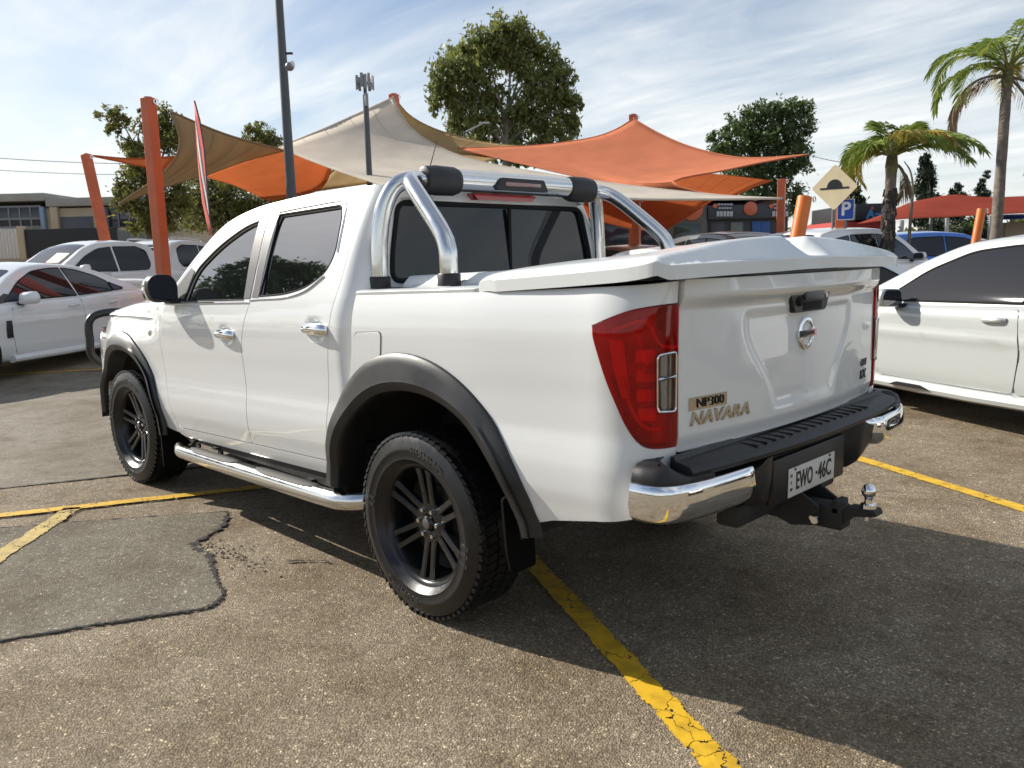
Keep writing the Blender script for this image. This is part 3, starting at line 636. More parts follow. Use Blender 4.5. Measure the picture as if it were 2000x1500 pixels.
# ---- tub side with fuel flap, wrapping to the tail lamp
BX = -.93; BRX = .212; BL = .315; BY = .742
def bed(s, z):
    """s runs rearwards from the cab gap (x = .40) round the tail corner"""
    x = .40 - s
    if x >= BX: return (x, Ys(x, z), z)
    k = (BX - x) / BL; th = min(1.0, k) * PI / 2; Y = Ys(BX, z); e = .86
    lean = -.012 * (z - 1.1)
    xx = BX - BRX * (max(0, math.sin(th)) ** e) + lean * k; yy = BY + (Y - BY) * (max(0, math.cos(th)) ** e)
    if k > 1: yy -= (BX - x - BL)
    return (xx, yy, z)
SE = .40 - BX + BL           # s of the tailgate gap
def zrail(x): return 1.332 + .030 * (.38 - x)
gapC = cr([(.026, 1.300), (.022, 1.20), (.012, 1.08), (-.030, .94), (-.085, .80)], 5)    # front edge of tub, s
lamp = cr([(1.337, 1.244), (1.343, 1.20), (1.378, 1.08), (1.420, .98), (1.448, .93), (1.482, .893), (1.530, .874), (SE - .004, .868)], 5)
lamptop = cr([(1.337, 1.244), (1.385, 1.268), (1.460, 1.294), (1.55, 1.306), (SE - .004, 1.310)], 5)
def sx(pts): return [(.40 - x, z) for x, z in pts]
RWC = (0.0, .39)
bedpoly = [(.40 - x, z) for x, z in arc(0, .39, .610, 40, 167)]
tubside = gapC + bedpoly + [(.40 + .66, .545), (.40 + .74, .572), (1.33, .612), (1.45, .640), (SE - .003, .690)] + [(SE - .003, .860)] + [(p[0], p[1] - .006) for p in lamp[::-1]] + [(p[0] - .004, p[1] + .006) for p in lamptop] + [(SE - .003, 1.380)] + [(s, zrail(.40 - s) - .012 + .008 * sstep(.9, 1.5, s)) for s in (1.45, 1.2, .8, .4, .026)]
def tubf(mir):
    o = panel('tub_side', tubside, bed, WHITE, T, (-.6, 1, 0), step=.025, depth=.03, mirror=mir)
    fl = rnd([(.35, 1.166), (.163, 1.176), (.190, 1.010, .05), (.215, .985, .03), (.372, .975)], .022)
    if not mir:
        panel('fuel_flap_gap', [(.40 - (x - .265) * 1.045 - .265, 1.07 + (z - 1.07) * 1.045) for x, z in fl], bed, DARK, o, LEFT, step=.04, depth=0, off=.0008)
        fg = MB(); fg.tube([bed(.40 - x, z) for x, z in fl + [fl[0]]], .0024, 6, cap=False); fg.build('fuel_flap_seal', DARK, o)
        panel('fuel_flap', [(.40 - x, z) for x, z in fl], bed, WHITE, o, LEFT, step=.03, depth=.003, off=.0035)
    # inside wall so that no light leaks through the gaps
    panel('tub_lining', [(-.02, .80), (-.02, 1.29), (SE + .1, 1.35), (SE + .1, .72), (1.3, .66), (1.0, .62)] + [(.40 - x, z) for x, z in arc(0, .39, .625, 150, 60)], lambda s, z: tuple(Vector(bed(s, z)) + Vector((.05 if s > 1.3 else 0, -.05, 0))), DARK, T, (-.6, 1, 0), step=.1, depth=0, mirror=mir)
both(tubf)
# tail lamps: red lens over a moulded reflector, clear reversing lamp
def tail(mir):
    outl = lamptop + lamp[::-1]
    q = rnd([(1.553, .985), (1.553, 1.160), (1.635, 1.166), (1.635, .980)], .016)
    lens = panel('tail_light', outl, bed, REDLENS, T, (-.6, 1, 0), holes=[q], step=.02, depth=.02, off=.004, mirror=mir)
    def inn(dp): return lambda s, z: tuple(Vector(bed(s, z)) + Vector((.7, -.7, 0)) * dp * sstep(1.32, 1.42, s) + Vector((0, -.01, 0)))
    def rel(s, z):
        d = .055 - .010 * math.sin((z - .87) * 60) * (1 if z > .95 else 0) - .018 * sstep(1.47, 1.49, s) * sstep(.985, .995, z) * sstep(1.165, 1.155, z) + .02 * sstep(1.55, 1.56, s) * sstep(1.17, 1.18, z)
        return inn(d)(s, z)
    panel('reflector', outl, rel, mat('lamp_back', (.45, .43, .43), .4), lens, (-.6, 1, 0), step=.011, depth=0, mirror=mir)
    def bar(poly, m, nm, dp): panel(nm, poly, inn(dp), m, lens, (-.6, 1, 0), step=.02, depth=.012, mirror=mir)
    for z0 in (.952, 1.012, 1.075, 1.135): bar([(1.475 + (1.1 - z0) * .02, z0), (1.546, z0), (1.546, z0 + .036), (1.475 + (1.1 - z0) * .02, z0 + .036)], REFLECT, 'reflector_bar', .028)
    bar([(1.40, 1.11), (1.425, 1.02), (1.452, 1.02), (1.430, 1.20), (1.385, 1.205)], REFLECT, 'reflector_bar', .03)
    bar([(1.590, 1.19), (1.628, 1.19), (1.628, 1.29), (1.590, 1.288)], REFDARK, 'lamp_bulb_well', .03)
    bar([(1.46, .925), (1.485, .900), (1.53, .885), (1.53, .935)], REFDARK, 'lamp_bulb_well', .03)
    crv = cr([(1.395, 1.235), (1.50, 1.262), (1.56, 1.19), (1.635, 1.178)], 6); sp = MB(); sp.tube([inn(.012)(s, z) for s, z in crv], .006, 6); sp.build('light_pipe', REFLECT, lens, mirror=mir)
    crv = cr([(1.425, 1.09), (1.455, .99), (1.50, .935), (1.565, .925)], 6); sp = MB(); sp.tube([inn(.012)(s, z) for s, z in crv], .006, 6); sp.build('light_pipe', REFLECT, lens, mirror=mir)
    panel('reversing_light', q, bed, CLEARLENS, lens, (-.6, 1, 0), step=.03, depth=.02, off=.006, mirror=mir)
    panel('reversing_reflector', q, lambda s, z: tuple(Vector(bed(s, z)) + Vector((.004 + .012 * abs(math.sin(s * 160)), -.004, 0))), mat('reversing_reflector', (.55, .54, .53), .22, metal=.6), lens, (-.6, 1, 0), step=.006, depth=0, mirror=mir)
    fr_ = MB(); fr_.tube([tuple(Vector(bed(s, z)) + Vector((-.006, .006, 0))) for s, z in q + [q[0]]], .0035, 6, cap=False); fr_.tube([tuple(Vector(bed(s, z)) + Vector((-.004, .004, 0))) for s, z in ((1.556, 1.085), (1.632, 1.09))], .005, 6)
    fr_.build('reversing_light_frame', CHROME, lens, mirror=mir)
both(tail)
# ---- tailgate
def tgx(y, z):
    x = -1.200 + .058 * (y / .742) ** 2
    x += .010 * (z - 1.1)
    lip = sstep(1.285, 1.338, z); x -= .036 * lip * (1 - .35 * sstep(.55, .74, abs(y)))
    x += .010 * sstep(1.25, 1.20, z) * 0
    # shallow moulded shield in the middle
    yy = abs(y); w = .40 - .17 * sstep(1.22, .93, z)
    sh = sstep(w + .03, w - .03, yy) * sstep(.905, .955, z) * sstep(1.275, 1.245, z); x += .007 * sh
    x += .012 * sstep(.90, .845, z)
    return x
def tgf(y, z): return (tgx(y, z), y, z)
tg = panel('tailgate', rnd([(-.739, .842, .02), (.739, .842, .02), (.739, 1.384, .012), (-.739, 1.384, .012)], .02), tgf, WHITE, T, BACK, step=(.014, .012), depth=.04)
def tgt(y0, z0, lift=.0): return lambda u, v, w: (tgx(y0 - u, z0 + v) - w - lift, y0 - u, z0 + v)
BADGE = mat('badge_chrome', (.55, .52, .46), .18, metal=1.0); BADGED = mat('badge_black', (.012, .012, .012), .35)
text_mesh('badge_text', 'NAVARA', .060, .006, tgt(.540, .941), BADGE, tg, bold=.0012, shear=.18, xscale=1.28)
bp_ = MB(); bp_.prism(rnd([(.092, .021), (.092, -.021), (-.092, -.021), (-.092, .021)], .004), lambda u, v: tgt(.604, .992)(u, v, 0), lambda u, v: tgt(.604, .992)(u, v, .004)); bp_.build('badge_plate', BADGE, tg)
text_mesh('badge_text', 'NP300', .044, .003, tgt(.596, .991, .0042), BADGED, tg, bold=-.0008, xscale=1.12)
text_mesh('badge_text', '4X4', .040, .004, tgt(-.600, .990), BADGED, tg, bold=.0006, shear=.25, xscale=1.25)
text_mesh('badge_text', 'RX', .052, .004, tgt(-.598, .940), BADGED, tg, bold=.0008, shear=.15, xscale=1.2)
# round maker's emblem
em = MB(); c0 = tgt(0, 1.165)
ringp = [(.060, 0), (.062, .006), (.056, .010), (.048, .010), (.044, .005), (.044, 0)]
rows = []
for k in range(49):
    w = 2 * PI * k / 48; rows.append([c0(r * math.cos(w), r * math.sin(w) * .96, h) for r, h in ringp])
em.loft(rows); em.build('emblem_ring', CHROME, tg)
em = MB(); em.prism(rnd([(-.068, -.0125), (.068, -.0125), (.068, .0125), (-.068, .0125)], .003), lambda u, v: c0(u, v, .002), lambda u, v: c0(u, v, .013)); em.build('emblem_bar', CHROME, tg)
text_mesh('emblem_text', 'NISSAN', .021, .001, tgt(0, 1.165, .0132), BADGED, tg, bold=.0006, xscale=1.35)
# black handle with camera and lock
hd = MB(); q = rnd([(-.165, 1.330), (.168, 1.330), (.125, 1.243), (-.125, 1.243)], .02); HX = tgx(0, 1.25) - .004
hd.prism(q, lambda y, z: (HX + .03, y, z), lambda y, z: (HX - .016, y * .96, 1.287 + (z - 1.287) * .94)); hd.build('tailgate_handle', BLACKP, tg, smooth=25)
hd = MB(); hd.rbox((HX - .020, -.01, 1.302), (.018, .15, .034), .006); hd.build('handle_paddle', SATIN, tg)
hd = MB(); hd.rbox((HX - .0155, -.01, 1.266), (.004, .15, .030), .002); hd.build('handle_recess', DARK, tg)
hd = MB(); hd.lathe([(.0, -.012), (.012, -.012), (.017, -.006), (.018, .002)], 16, (HX - .016, .095, 1.286), axis='X'); hd.build('reversing_camera', DARK, tg)
hd = MB(); hd.lathe([(.0, -.006), (.010, -.006), (.011, .002)], 14, (HX - .016, -.115, 1.300), axis='X'); hd.build('lock_barrel', STEEL, tg)
bk = MB(); bk.box((-1.06, 0, 1.08), (.02, 1.50, .60)); bk.build('tailgate_inner', DARK, T)
# ---- plate with sports bar, hard lid
def platef(x, y):
    z = zrail(x) + .012; a = abs(y)
    z += .052 * sstep(.720, .672, a) * sstep(.335, .29, x) * sstep(-.37, -.33, x) - .02 * sstep(.60, .55, a) * sstep(.25, .2, x) * sstep(-.30, -.25, x)
    z -= .010 * sstep(.86, .915, a); return (x, y, z)
pp = [(.385, .895), (-.398, .898), (-.398, -.898), (.385, -.895), (.375, -.7), (.375, .7)]
panel('bed_rail_cover', rnd(pp, .02), platef, LIDW, T, (0, 0, 1), step=(.04, .02), depth=.030)
_hump = interp([0, .12, .3, .53, .70, .84, .92], [.020, .020, .018, .010, .002, 0, 0])
def lidf(x, y):
    a = abs(y); ze = 1.384 + .0605 * (-.413 - x)
    dside = max(0, .902 - a); drear = max(0, x + 1.242 - .055 * (y / .85) ** 2); dfront = max(0, -.402 - x)
    z = ze + .028 * (1 - math.exp(-dside / .022)) + .044 * (1 - (a / .9) ** 2) * sstep(-.05, .16, dfront)
    z -= .016 * math.exp(-dfront / .02)
    z += _hump(a) * sstep(-.84, -1.0, x)
    zr = 1.442 - .009 * (a / .8) ** 2 + drear * .72; k = .008; hh = max(0, min(1, .5 + .5 * (zr - z) / k)); z = zr * (1 - hh) + z * hh - k * hh * (1 - hh)
    nb = sstep(.082, .074, y) * sstep(-.112, -.030, y) * sstep(-1.045, -1.055, x)
    z = z + (min(z, 1.447) - z) * nb
    return (x, y, z)
lo_ = [(-.404, .890), (-.50, .900), (-.9, .900), (-1.11, .895), (-1.175, .872), (-1.203, .80), (-1.214, .65), (-1.234, .35), (-1.240, .0)]
panel('hard_lid', cr(lo_[:2], 2)[:-1] + cr(lo_[1:], 4) + [(x, -y) for x, y in cr(lo_[1:], 4)[::-1]][1:] + [(-.404, -.890)], lidf, LIDW, T, (0, 0, 1), step=(.014, .010), depth=.044, edge=.005, down=(0, 0, -1))
lk = MB(); lk.rbox((-1.10, .055, 1.466), (.03, .02, .03), .004); lk.build('lid_lock', BLACKP, T)
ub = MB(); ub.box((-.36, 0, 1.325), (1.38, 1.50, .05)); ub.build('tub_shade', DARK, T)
# sports bar: two hoops per side, clamps, flat cross tube with brake light
BR = .038
def bar(mir):
    b1 = MB(); b1.tube(cr([(.398, .752, 1.350), (.398, .750, 1.47), (.396, .742, 1.58), (.385, .718, 1.70), (.36, .672, 1.785), (.325, .60, 1.812), (.30, .52, 1.812)], 8), BR, 18); b1.build('sports_bar_leg', STEEL, T, mirror=mir)
    b2 = MB(); b2.tube(cr([(-.072, .752, 1.362), (-.072, .752, 1.44), (-.066, .750, 1.505), (-.03, .742, 1.565), (.08, .718, 1.66), (.20, .690, 1.755), (.262, .660, 1.795), (.295, .60, 1.81), (.30, .52, 1.810)], 8), BR, 18); b2.build('sports_bar_leg', STEEL, T, mirror=mir)
    for x, z in ((.398, 1.372), (-.072, 1.384)):
        f_ = MB(); f_.lathe([(0, .026), (.043, .026), (.047, .020), (.047, -.024), (0, -.024)], 20, (x, .752, z)); f_.build('bar_foot', BLACKP, T, mirror=mir)
    c_ = MB(); c_.tube([(.30, .575, 1.810), (.30, .565, 1.810), (.30, .50, 1.812), (.30, .40, 1.812), (.30, .375, 1.812)], [.040, .060, .066, .064, .056], 22, flat=.86, up=(1, 0, 0)); c_.build('bar_clamp', BLACKP, T, mirror=mir)
both(bar)
cb = MB(); cb.tube([(.30, y, 1.818) for y in (-.45, -.2, 0, .2, .45)], .050, 24, flat=.88, up=(1, 0, 0)); cb.build('sports_bar_crossbar', STEEL, T)
cl = MB(); cl.prism(rnd([(-.175, 1.782), (.175, 1.782), (.145, 1.838), (-.145, 1.838)], .01), lambda y, z: (.27, y, z), lambda y, z: (.243, y, z)); clo = cl.build('bar_light_housing', BLACKP, T)
cl = MB(); cl.rbox((.244, 0, 1.810), (.012, .24, .020), .005); cl.build('bar_light_lens', mat('bar_light_lens', (.30, .16, .14), .2, coat=1), clo)
# ---- wheel flares
def flare(cx, cz, r0, r1, a0, a1, mir, nm):
    rows = []
    n = 60
    for i in range(n + 1):
        a = a0 + (a1 - a0) * i / n; w = R(a); k = math.sin(PI * min(1, max(0, (i / n))) ) ** .35 if i not in (0, n) else .3
        wd = (r1 - r0) * (.74 + .26 * sstep(15, 75, a)) * (1 - .42 * sstep(80, 150, a)) * .92; ra = r0 + (r1 - r0) * (.06 + .26 * sstep(80, 150, a)); rb = ra + wd
        sec = [(rb, -.004), (rb - .003, .013), (rb - .014, .022), (rb - .04, .031), (ra + .050, .043), (ra + .040, .046), (ra + .034, .044), (ra + .010, .034), (ra + .004, .030), (ra, .022), (ra - .002, -.02), (ra + .004, -.10)]
        row = []
        for r, o_ in sec:
            x = cx + r * math.cos(w); z = cz + r * math.sin(w)
            if o_ > -.05: y = Ys(min(x, 3.58), max(z, .55)) + o_ * (.55 + .45 * k)
            else: y = .80
            row.append((x, y, z))
        rows.append(row)
    mb = MB(); mb.loft(rows, caps=False); return mb.build(nm, FLARE, T, smooth=28, mirror=mir)
def flares(mir):
    flare(0, .39, .550, .718, 6, 171, mir, 'rear_wheel_flare'); flare(3.15, .39, .520, .655, 4, 177, mir, 'front_wheel_flare')
    for cx, r, y1 in ((0, .612, .30), (3.15, .575, .35)):
        rows = []
        for i in range(25):
            w = R(0 + 172 * i / 24); rows.append([(cx + r * math.cos(w), .915, .39 + r * math.sin(w)), (cx + r * math.cos(w), y1, .39 + r * math.sin(w))])
        mb = MB(); mb.loft(rows); mb.prism([(cx + r * math.cos(R(a)), .39 + r * math.sin(R(a))) for a in range(0, 176, 12)], lambda x, z: (x, y1, z), lambda x, z: (x, y1 + .01, z)); mb.build('wheel_arch_liner', UNDER, T, mirror=mir)
    mf = MB(); mf.prism(rnd([(.74, .60), (.890, .60), (.892, .40), (.88, .315), (.75, .315)], .02), lambda y, z: (-.480 - (.60 - z) * .10, y, z), lambda y, z: (-.492 - (.60 - z) * .10, y, z)); mf.build('mud_flap', mat('mud_flap_rubber', (.004, .004, .004), .95, spec=.15), T, mirror=mir)
    mf = MB(); mf.prism(rnd([(.68, .48), (.93, .48), (.93, .20), (.70, .20)], .02), lambda y, z: (2.60, y, z), lambda y, z: (2.588, y, z)); mf.build('mud_flap', MATS['mud_flap_rubber'], T, mirror=mir)
both(flares)
# ---- wheels
def wheel_at(loc, mir, steer=0.0, spin=0.0):
    M0 = Matrix.Rotation(steer, 3, 'Z')
    sg = -1 if mir else 1
    def put(mb, nm, m, par, smooth=35):
        mb.v = [tuple(Vector(loc) + M0 @ Vector((v[0], v[1] * sg, v[2]))) for v in mb.v]; return mb.build(nm, m, par, smooth=smooth)
    ri = MB(); ri.lathe([(.222, -.11), (.222, .02), (.228, .055), (.235, .085), (.243, .097), (.256, .103), (.262, .100), (.263, .088), (.257, .075)], 64, axis='Y')
    wh = put(ri, 'wheel', RIMLIP, T)
    ty = MB(); prof = [(.250, -.098), (.262, -.106), (.275, -.124), (.305, -.1345), (.330, -.1335), (.352, -.128), (.372, -.118), (.380, -.104), (.381, 0), (.380, .104), (.372, .118), (.352, .128), (.330, .1335), (.322, .1365), (.316, .1365), (.312, .1345), (.296, .1330), (.285, .1310), (.281, .1320), (.276, .1260), (.262, .106), (.250, .098)]
    ty.lathe(prof, 96, axis='Y')
    nb = 64
    for k in range(nb):
        w = 2 * PI * k / nb + spin
        for (h, wd, ln, ph) in ((.1025, .034, .0275, 0), (.055, .046, .031, .5), (0.0, .046, .031, .2), (-.055, .046, .031, .7), (-.1025, .034, .0275, .4)):
            a = w + ph * 2 * PI / nb; Mx = Matrix.Rotation(-a, 3, 'Y')
            ty.box(Mx @ Vector((.3815 if abs(h) < .1 else .3785, h, 0)), (.013, wd, ln), M=Mx @ Matrix.Rotation(.25 if h > 0 else -.25, 3, 'X') @ Matrix.Rotation((-.28 if h > .1 else .28 if h < -.1 else 0), 3, 'Z'))
    put(ty, 'tyre', TYRE, wh, 30)
    yl = interp([.27, .285, .312, .33, .352], [.124, .1312, .1345, .1345, .128])
    def arcmap(a0, r0): return lambda u, v, w: tuple(Vector(loc) + M0 @ Vector((-(r0 + v) * math.cos(a0 - u / r0), sg * (yl(r0 + v) + w - .0005), (r0 + v) * math.sin(a0 - u / r0))))
    if not mir:
        text_mesh('tyre_lettering', 'KUMHO', .040, .0030, arcmap(R(72), .318), TLET, wh, bold=.0004, xscale=1.45)
        text_mesh('tyre_lettering', 'KUMHO', .040, .0030, arcmap(R(252), .318), TLET, wh, bold=.0004, xscale=1.45)
        for a0 in (-2, -8, -15, 172, 166):
            tm = MB(); am = arcmap(R(a0), .310); tm.prism([(-.012, -.022), (.004, -.022), (.012, .022), (-.004, .022)], lambda u, v: am(u, v, 0), lambda u, v: am(u, v, .0025)); tm.build('tyre_sidewall_bar', TLET, wh)
    bd = MB(); bd.lathe([(0, -.02), (.215, -.02), (.215, -.03), (0, -.03)], 32, axis='Y'); bd.lathe([(.07, .005), (.15, .005), (.15, -.012), (.07, -.012)], 32, axis='Y', closed=True); put(bd, 'brake_disc', UNDER, wh)
    hb = MB(); hb.lathe([(0, .070), (.026, .074), (.033, .066), (.036, .055), (.040, .058), (.082, .056), (.090, .046), (.090, .0)], 36, axis='Y'); put(hb, 'hub', RIM, wh)
    for k in range(6):
        w = 2 * PI * k / 6 + spin; sp = MB(); Mx = Matrix.Rotation(-w, 3, 'Y')
        for s_ in (-1, 1):
            rows = []
            for r, half, off, top, bot in ((.060, .018, .0215, .052, .02), (.10, .0155, .022, .060, .03), (.15, .0145, .0245, .068, .04), (.20, .0145, .028, .076, .05), (.236, .018, .031, .084, .06)):
                rows.append([Mx @ Vector((r, y, s_ * off + zz)) for y, zz in ((bot, -half), (top - .006, -half), (top, -half + .005), (top, half - .005), (top - .006, half), (bot, half))])
            sp.loft(rows, closed=True, caps=True)
        put(sp, 'spoke', RIM, wh)
        a = w + PI / 6; nt_ = MB(); nt_.lathe([(0, .072), (.009, .071), (.0105, .066), (.0105, .05)], 6, Vector((.0585 * math.cos(a), 0, .0585 * math.sin(a))), axis='Y'); put(nt_, 'wheel_nut', STEEL, wh)
    cp = MB(); cp.lathe([(0, .0765), (.018, .0765), (.022, .0745)], 20, axis='Y'); put(cp, 'centre_cap', mat('centre_cap', (.22, .22, .22), .3, metal=.8), wh)
wheel_at((0, .790, .389), False, spin=R(90)); wheel_at((3.15, .795, .389), False, steer=R(2), spin=R(75))
wheel_at((0, -.790, .389), True, spin=R(20)); wheel_at((3.15, -.795, .389), True, steer=R(2), spin=R(40))
# ---- underbody
ch = MB()
for sg in (1, -1): ch.rbox((1.55, .42 * sg, .53), (4.7, .09, .13), .01)
ch.box((1.55, 0, .60), (2.0, 1.66, .06)); ch.box((-.82, 0, .82), (.50, 1.5, .06)); ch.box((1.5, 0, .78), (1.1, 1.6, .3)); ch.tube([(0, -.72, .39), (0, .72, .39)], .05, 12); ch.sph((0, 0, .39), .16, 8); ch.tube([(3.15, -.72, .39), (3.15, .72, .39)], .04, 10)
for sg in (1, -1): ch.tube([(.62, .50 * sg, .46), (0, .50 * sg, .32), (-.66, .50 * sg, .56)], .028, 8)
ch.box((3.3, 0, .55), (.9, .9, .25)); ch.tube([(1.4, -.3, .42), (.4, -.32, .44), (-.5, -.38, .60), (-1.05, -.40, .56)], .03, 10); ch.build('chassis', UNDER, T)
for sg in (1, -1):
    sf = MB(); sf.box((1.45, .862 * sg, .452), (1.75, .02, .075)); sf.build('sill_light_blocker', UNDER, T)  # added box: stops sunlight passing between side step and sill onto the ground
# ---- side steps
def step(mir):
    st = MB(); pth = cr([(2.455, .77, .385), (2.440, .84, .365), (2.37, .895, .345), (2.2, .905, .343), (1.4, .905, .358), (.72, .905, .374), (.56, .885, .380), (.47, .82, .390), (.44, .72, .400)], 7)
    st.tube(pth, .045, 20); so = st.build('side_step', STEEL, T, mirror=mir)
    for x0, x1 in ((2.20, 1.58), (1.38, .76)):
        rows = []
        for i in range(15):
            t = i / 14; x = x0 + (x1 - x0) * t; z0 = .343 + (2.2 - x) * .0208; e = (1 - (2 * t - 1) ** 8)
            rows.append([(x, .905 + .0465 * math.sin(a), z0 + .0465 * math.cos(a) + .006 * e) for a in (-1.35 * e - .02, -.9 * e, -.4 * e, 0, .35 * e, .7 * e, .85 * e + .02)])
        pm = MB(); pm.loft(rows); pm.build('step_pad', mat('step_pad_rubber', (.05, .048, .046), .7, bump=.3, bscale=160), so, mirror=mir)
    for x in (2.20, 1.90, .86):
        br = MB(); br.box((x, .80, .425), (.05, .20, .012)); br.box((x, .86, .405), (.048, .012, .05)); br.build('step_bracket', UNDER, T, mirror=mir)
both(step)
# ---- door mirrors
def mirr(mir):
    mo = MB(); q = rnd([(.912, 1.262, .025), (1.055, 1.262, .035), (1.082, 1.33, .03), (1.078, 1.392, .03), (1.035, 1.422, .03), (.945, 1.420, .035), (.908, 1.37, .03)], .03)
    cy, cz = .995, 1.340
    rows = []
    for k, (x, s) in enumerate(((2.195, .93), (2.200, .985), (2.215, 1.0), (2.26, .985), (2.31, .90), (2.35, .70), (2.37, .40))): rows.append([(x, cy + (y - cy) * s, cz + (z - cz) * s - .01 * max(0, k - 3)) for y, z in q])
    mo.loft(rows, closed=True, caps=True); m_ = mo.build('door_mirror', CHROME, T, smooth=50, mirror=mir)
    bz = MB(); rows = [[(x, cy + (y - cy) * s, cz + (z - cz) * s) for y, z in q] for x, s in ((2.235, 1.006), (2.205, 1.006), (2.187, .985), (2.187, .92))]; bz.loft(rows, closed=True); bz.build('mirror_bezel', BLACKP, m_, mirror=mir)
    gl = MB(); gl.prism([(cy + (y - cy) * .93, cz + (z - cz) * .93) for y, z in q], lambda y, z: (2.189 , y, z), lambda y, z: (2.196, y, z)); gl.build('mirror_glass', mat('mirror_glass', (.012, .013, .02), .04, spec=.5), m_, mirror=mir)
    am = MB(); am.rbox((2.25, .905, 1.266), (.11, .10, .035), .012); am.build('mirror_arm', BLACKP, m_, mirror=mir)
both(mirr)
# ---- rear bumper, number plate, tow bar
def bpath(t):
    """plan curve of the bumper face, t = 0 at the centre to 1 at its forward end on the left flank"""
    P = bpath.c; i = min(len(P) - 2, int(t * (len(P) - 1))); f = t * (len(P) - 1) - i; return tuple(P[i][k] + (P[i + 1][k] - P[i][k]) * f for k in (0, 1))
bpath.c = cr([(-1.300, 0), (-1.298, .20), (-1.288, .42), (-1.276, .62), (-1.262, .76), (-1.235, .86), (-1.20, .912), (-1.15, .932), (-1.105, .936)], 8)
def bnorm(t):
    a = np.array(bpath(max(0, t - .01))); b = np.array(bpath(min(1, t + .01))); d = b - a; n = np.array([-d[1], d[0]]); n /= np.linalg.norm(n); return n if n[0] < 0 or n[1] > 0 else -n
def bump(mir):
    rows = []
    for i in range(41):
        t = .275 + .725 * i / 40; p = np.array(bpath(t)); n = bnorm(t); fl = sstep(0, .10, i / 40)
        zt = .778; zb = .655 + .012 * (1 - fl)
        row = []
        for o_, z in ((-.030, zt - .002), (-.004, zt + .004), (.004, zt), (.008, zt - .02), (.014, (zt + zb) / 2), (.006, zb + .025), (-.015, zb + .004), (-.05, zb)):
            o2 = o_ - .05 * (1 - sstep(0, .07, i / 40)) ** 2; row.append((p[0] + n[0] * o2, p[1] + n[1] * o2, z))
        rows.append(row)
    mb = MB(); mb.loft(rows, closed=True, caps=True); bo = mb.build('bumper_chrome_end', CHROME, T, smooth=60, mirror=mir)
    rows = []
    for i in range(31):
        t = .46 + .54 * i / 30; p = np.array(bpath(t)); n = bnorm(t); f = sstep(.15, .45, i / 30)
        rows.append([(p[0] + n[0] * o_, p[1] + n[1] * o_, z) for o_, z in ((-.004, .780), (-.003, .792), (-.012, .796 + .024 * f), (-.035, .798 + .036 * f), (-.13, .800 + .042 * f), (-.14, .78))])
    mb = MB(); mb.loft(rows, caps=False); mb.build('bumper_end_pad', BLACKP, T, smooth=50, mirror=mir)
both(bump)
sp = MB(); rows = []
for i in range(61):
    y = -.80 + 1.6 * i / 60; t = abs(y); x = -1.300 + .035 * (y / .62) ** 2; rows.append([(x + .03, y, .790), (x + .006, y, .791), (x + .004, y, .805), (x + .018, y, .822), (x + .045, y, .828), (-1.175, y, .832), (-1.168, y, .845), (-1.155, y, .845), (-1.15, y, .70)])
sp.loft(rows, closed=True, caps=True); bs_ = sp.build('bumper_step', BLACKP, T, smooth=40)
for i in range(16):
    y = -.44 + .88 * i / 15; rb = MB(); rb.rbox((-1.220, y, .8305), (.075, .012, .006), .002); rb.build('step_rib', BLACKP, bs_)
va = MB(); rows = []
for i in range(31):
    y = -.60 + 1.20 * i / 30; k = sstep(.30, .345, abs(y)); x = -1.262 - 0.0 + .05 * (1 - k); bt = .600 - .012 * k + .07 * sstep(.34, .55, abs(y)); rows.append([(x - .004, y, .782 - .03 * sstep(.38, .48, abs(y))), (x, y, .70), (x + .012, y, bt + .03), (x + .05, y, bt), (x + .12, y, bt + .02)])
va.loft(rows); va.build('bumper_valance', BLACKP, T, smooth=40)
PLATE = mat('number_plate_white', (.62, .61, .57), .45)
npb = MB(); PX = -1.238; PZ = .640; npb.rbox((PX + .002, 0, PZ), (.004, .372, .107), .004); npo = npb.build('number_plate', PLATE, T)
PB = mat('number_plate_black', (.012, .012, .012), .5)
def plt(y0, z0): return lambda u, v, w: (PX - w - .0006, y0 - u, z0 + v)
text_mesh('plate_text', 'EWO', .092, .0015, plt(.066, PZ - .003), PB, npo, bold=.0012, xscale=.62)
text_mesh('plate_text', '46C', .092, .0015, plt(-.100, PZ - .003), PB, npo, bold=.0012, xscale=.72)
bt_ = MB(); bt_.lathe([(0, .0016), (.006, .0016), (.006, 0)], 12, (0, 0, 0)); bt_.v = [(PX - z - .0006, -.030 + x, PZ + y) for x, y, z in bt_.v]; bt_.build('plate_dot', PB, npo)
for k, c in enumerate('NSW'): text_mesh('plate_text', c, .018, .001, plt(.168, PZ + .026 - k * .026), PB, npo, bold=.0003)
for y in (.14, -.14):
    bz = MB(); bz.lathe([(0, .0025), (.005, .002), (.006, 0)], 10, (0, 0, 0)); bz.v = [(PX - z - .0008, y + x, PZ + .046 + y_) for x, y_, z in bz.v]; bz.build('plate_screw', PB, npo)
pbk = MB(); pbk.rbox((-1.218, 0, .660), (.03, .58, .17), .01); pbk.build('plate_recess', BLACKP, T)
tb = MB(); tb.rbox((-1.11, 0, .545), (.09, .78, .085), .015); tb.rbox((-1.22, 0, .500), (.30, .085, .085), .006)
for sg in (1, -1): tb.prism([(-1.06, .60), (-1.21, .60), (-1.30, .545), (-1.30, .475), (-1.20, .455), (-1.06, .50)], lambda x, z: (x, .07 * sg, z), lambda x, z: (x, .082 * sg, z))
tbo = tb.build('tow_bar', UNDER, T)
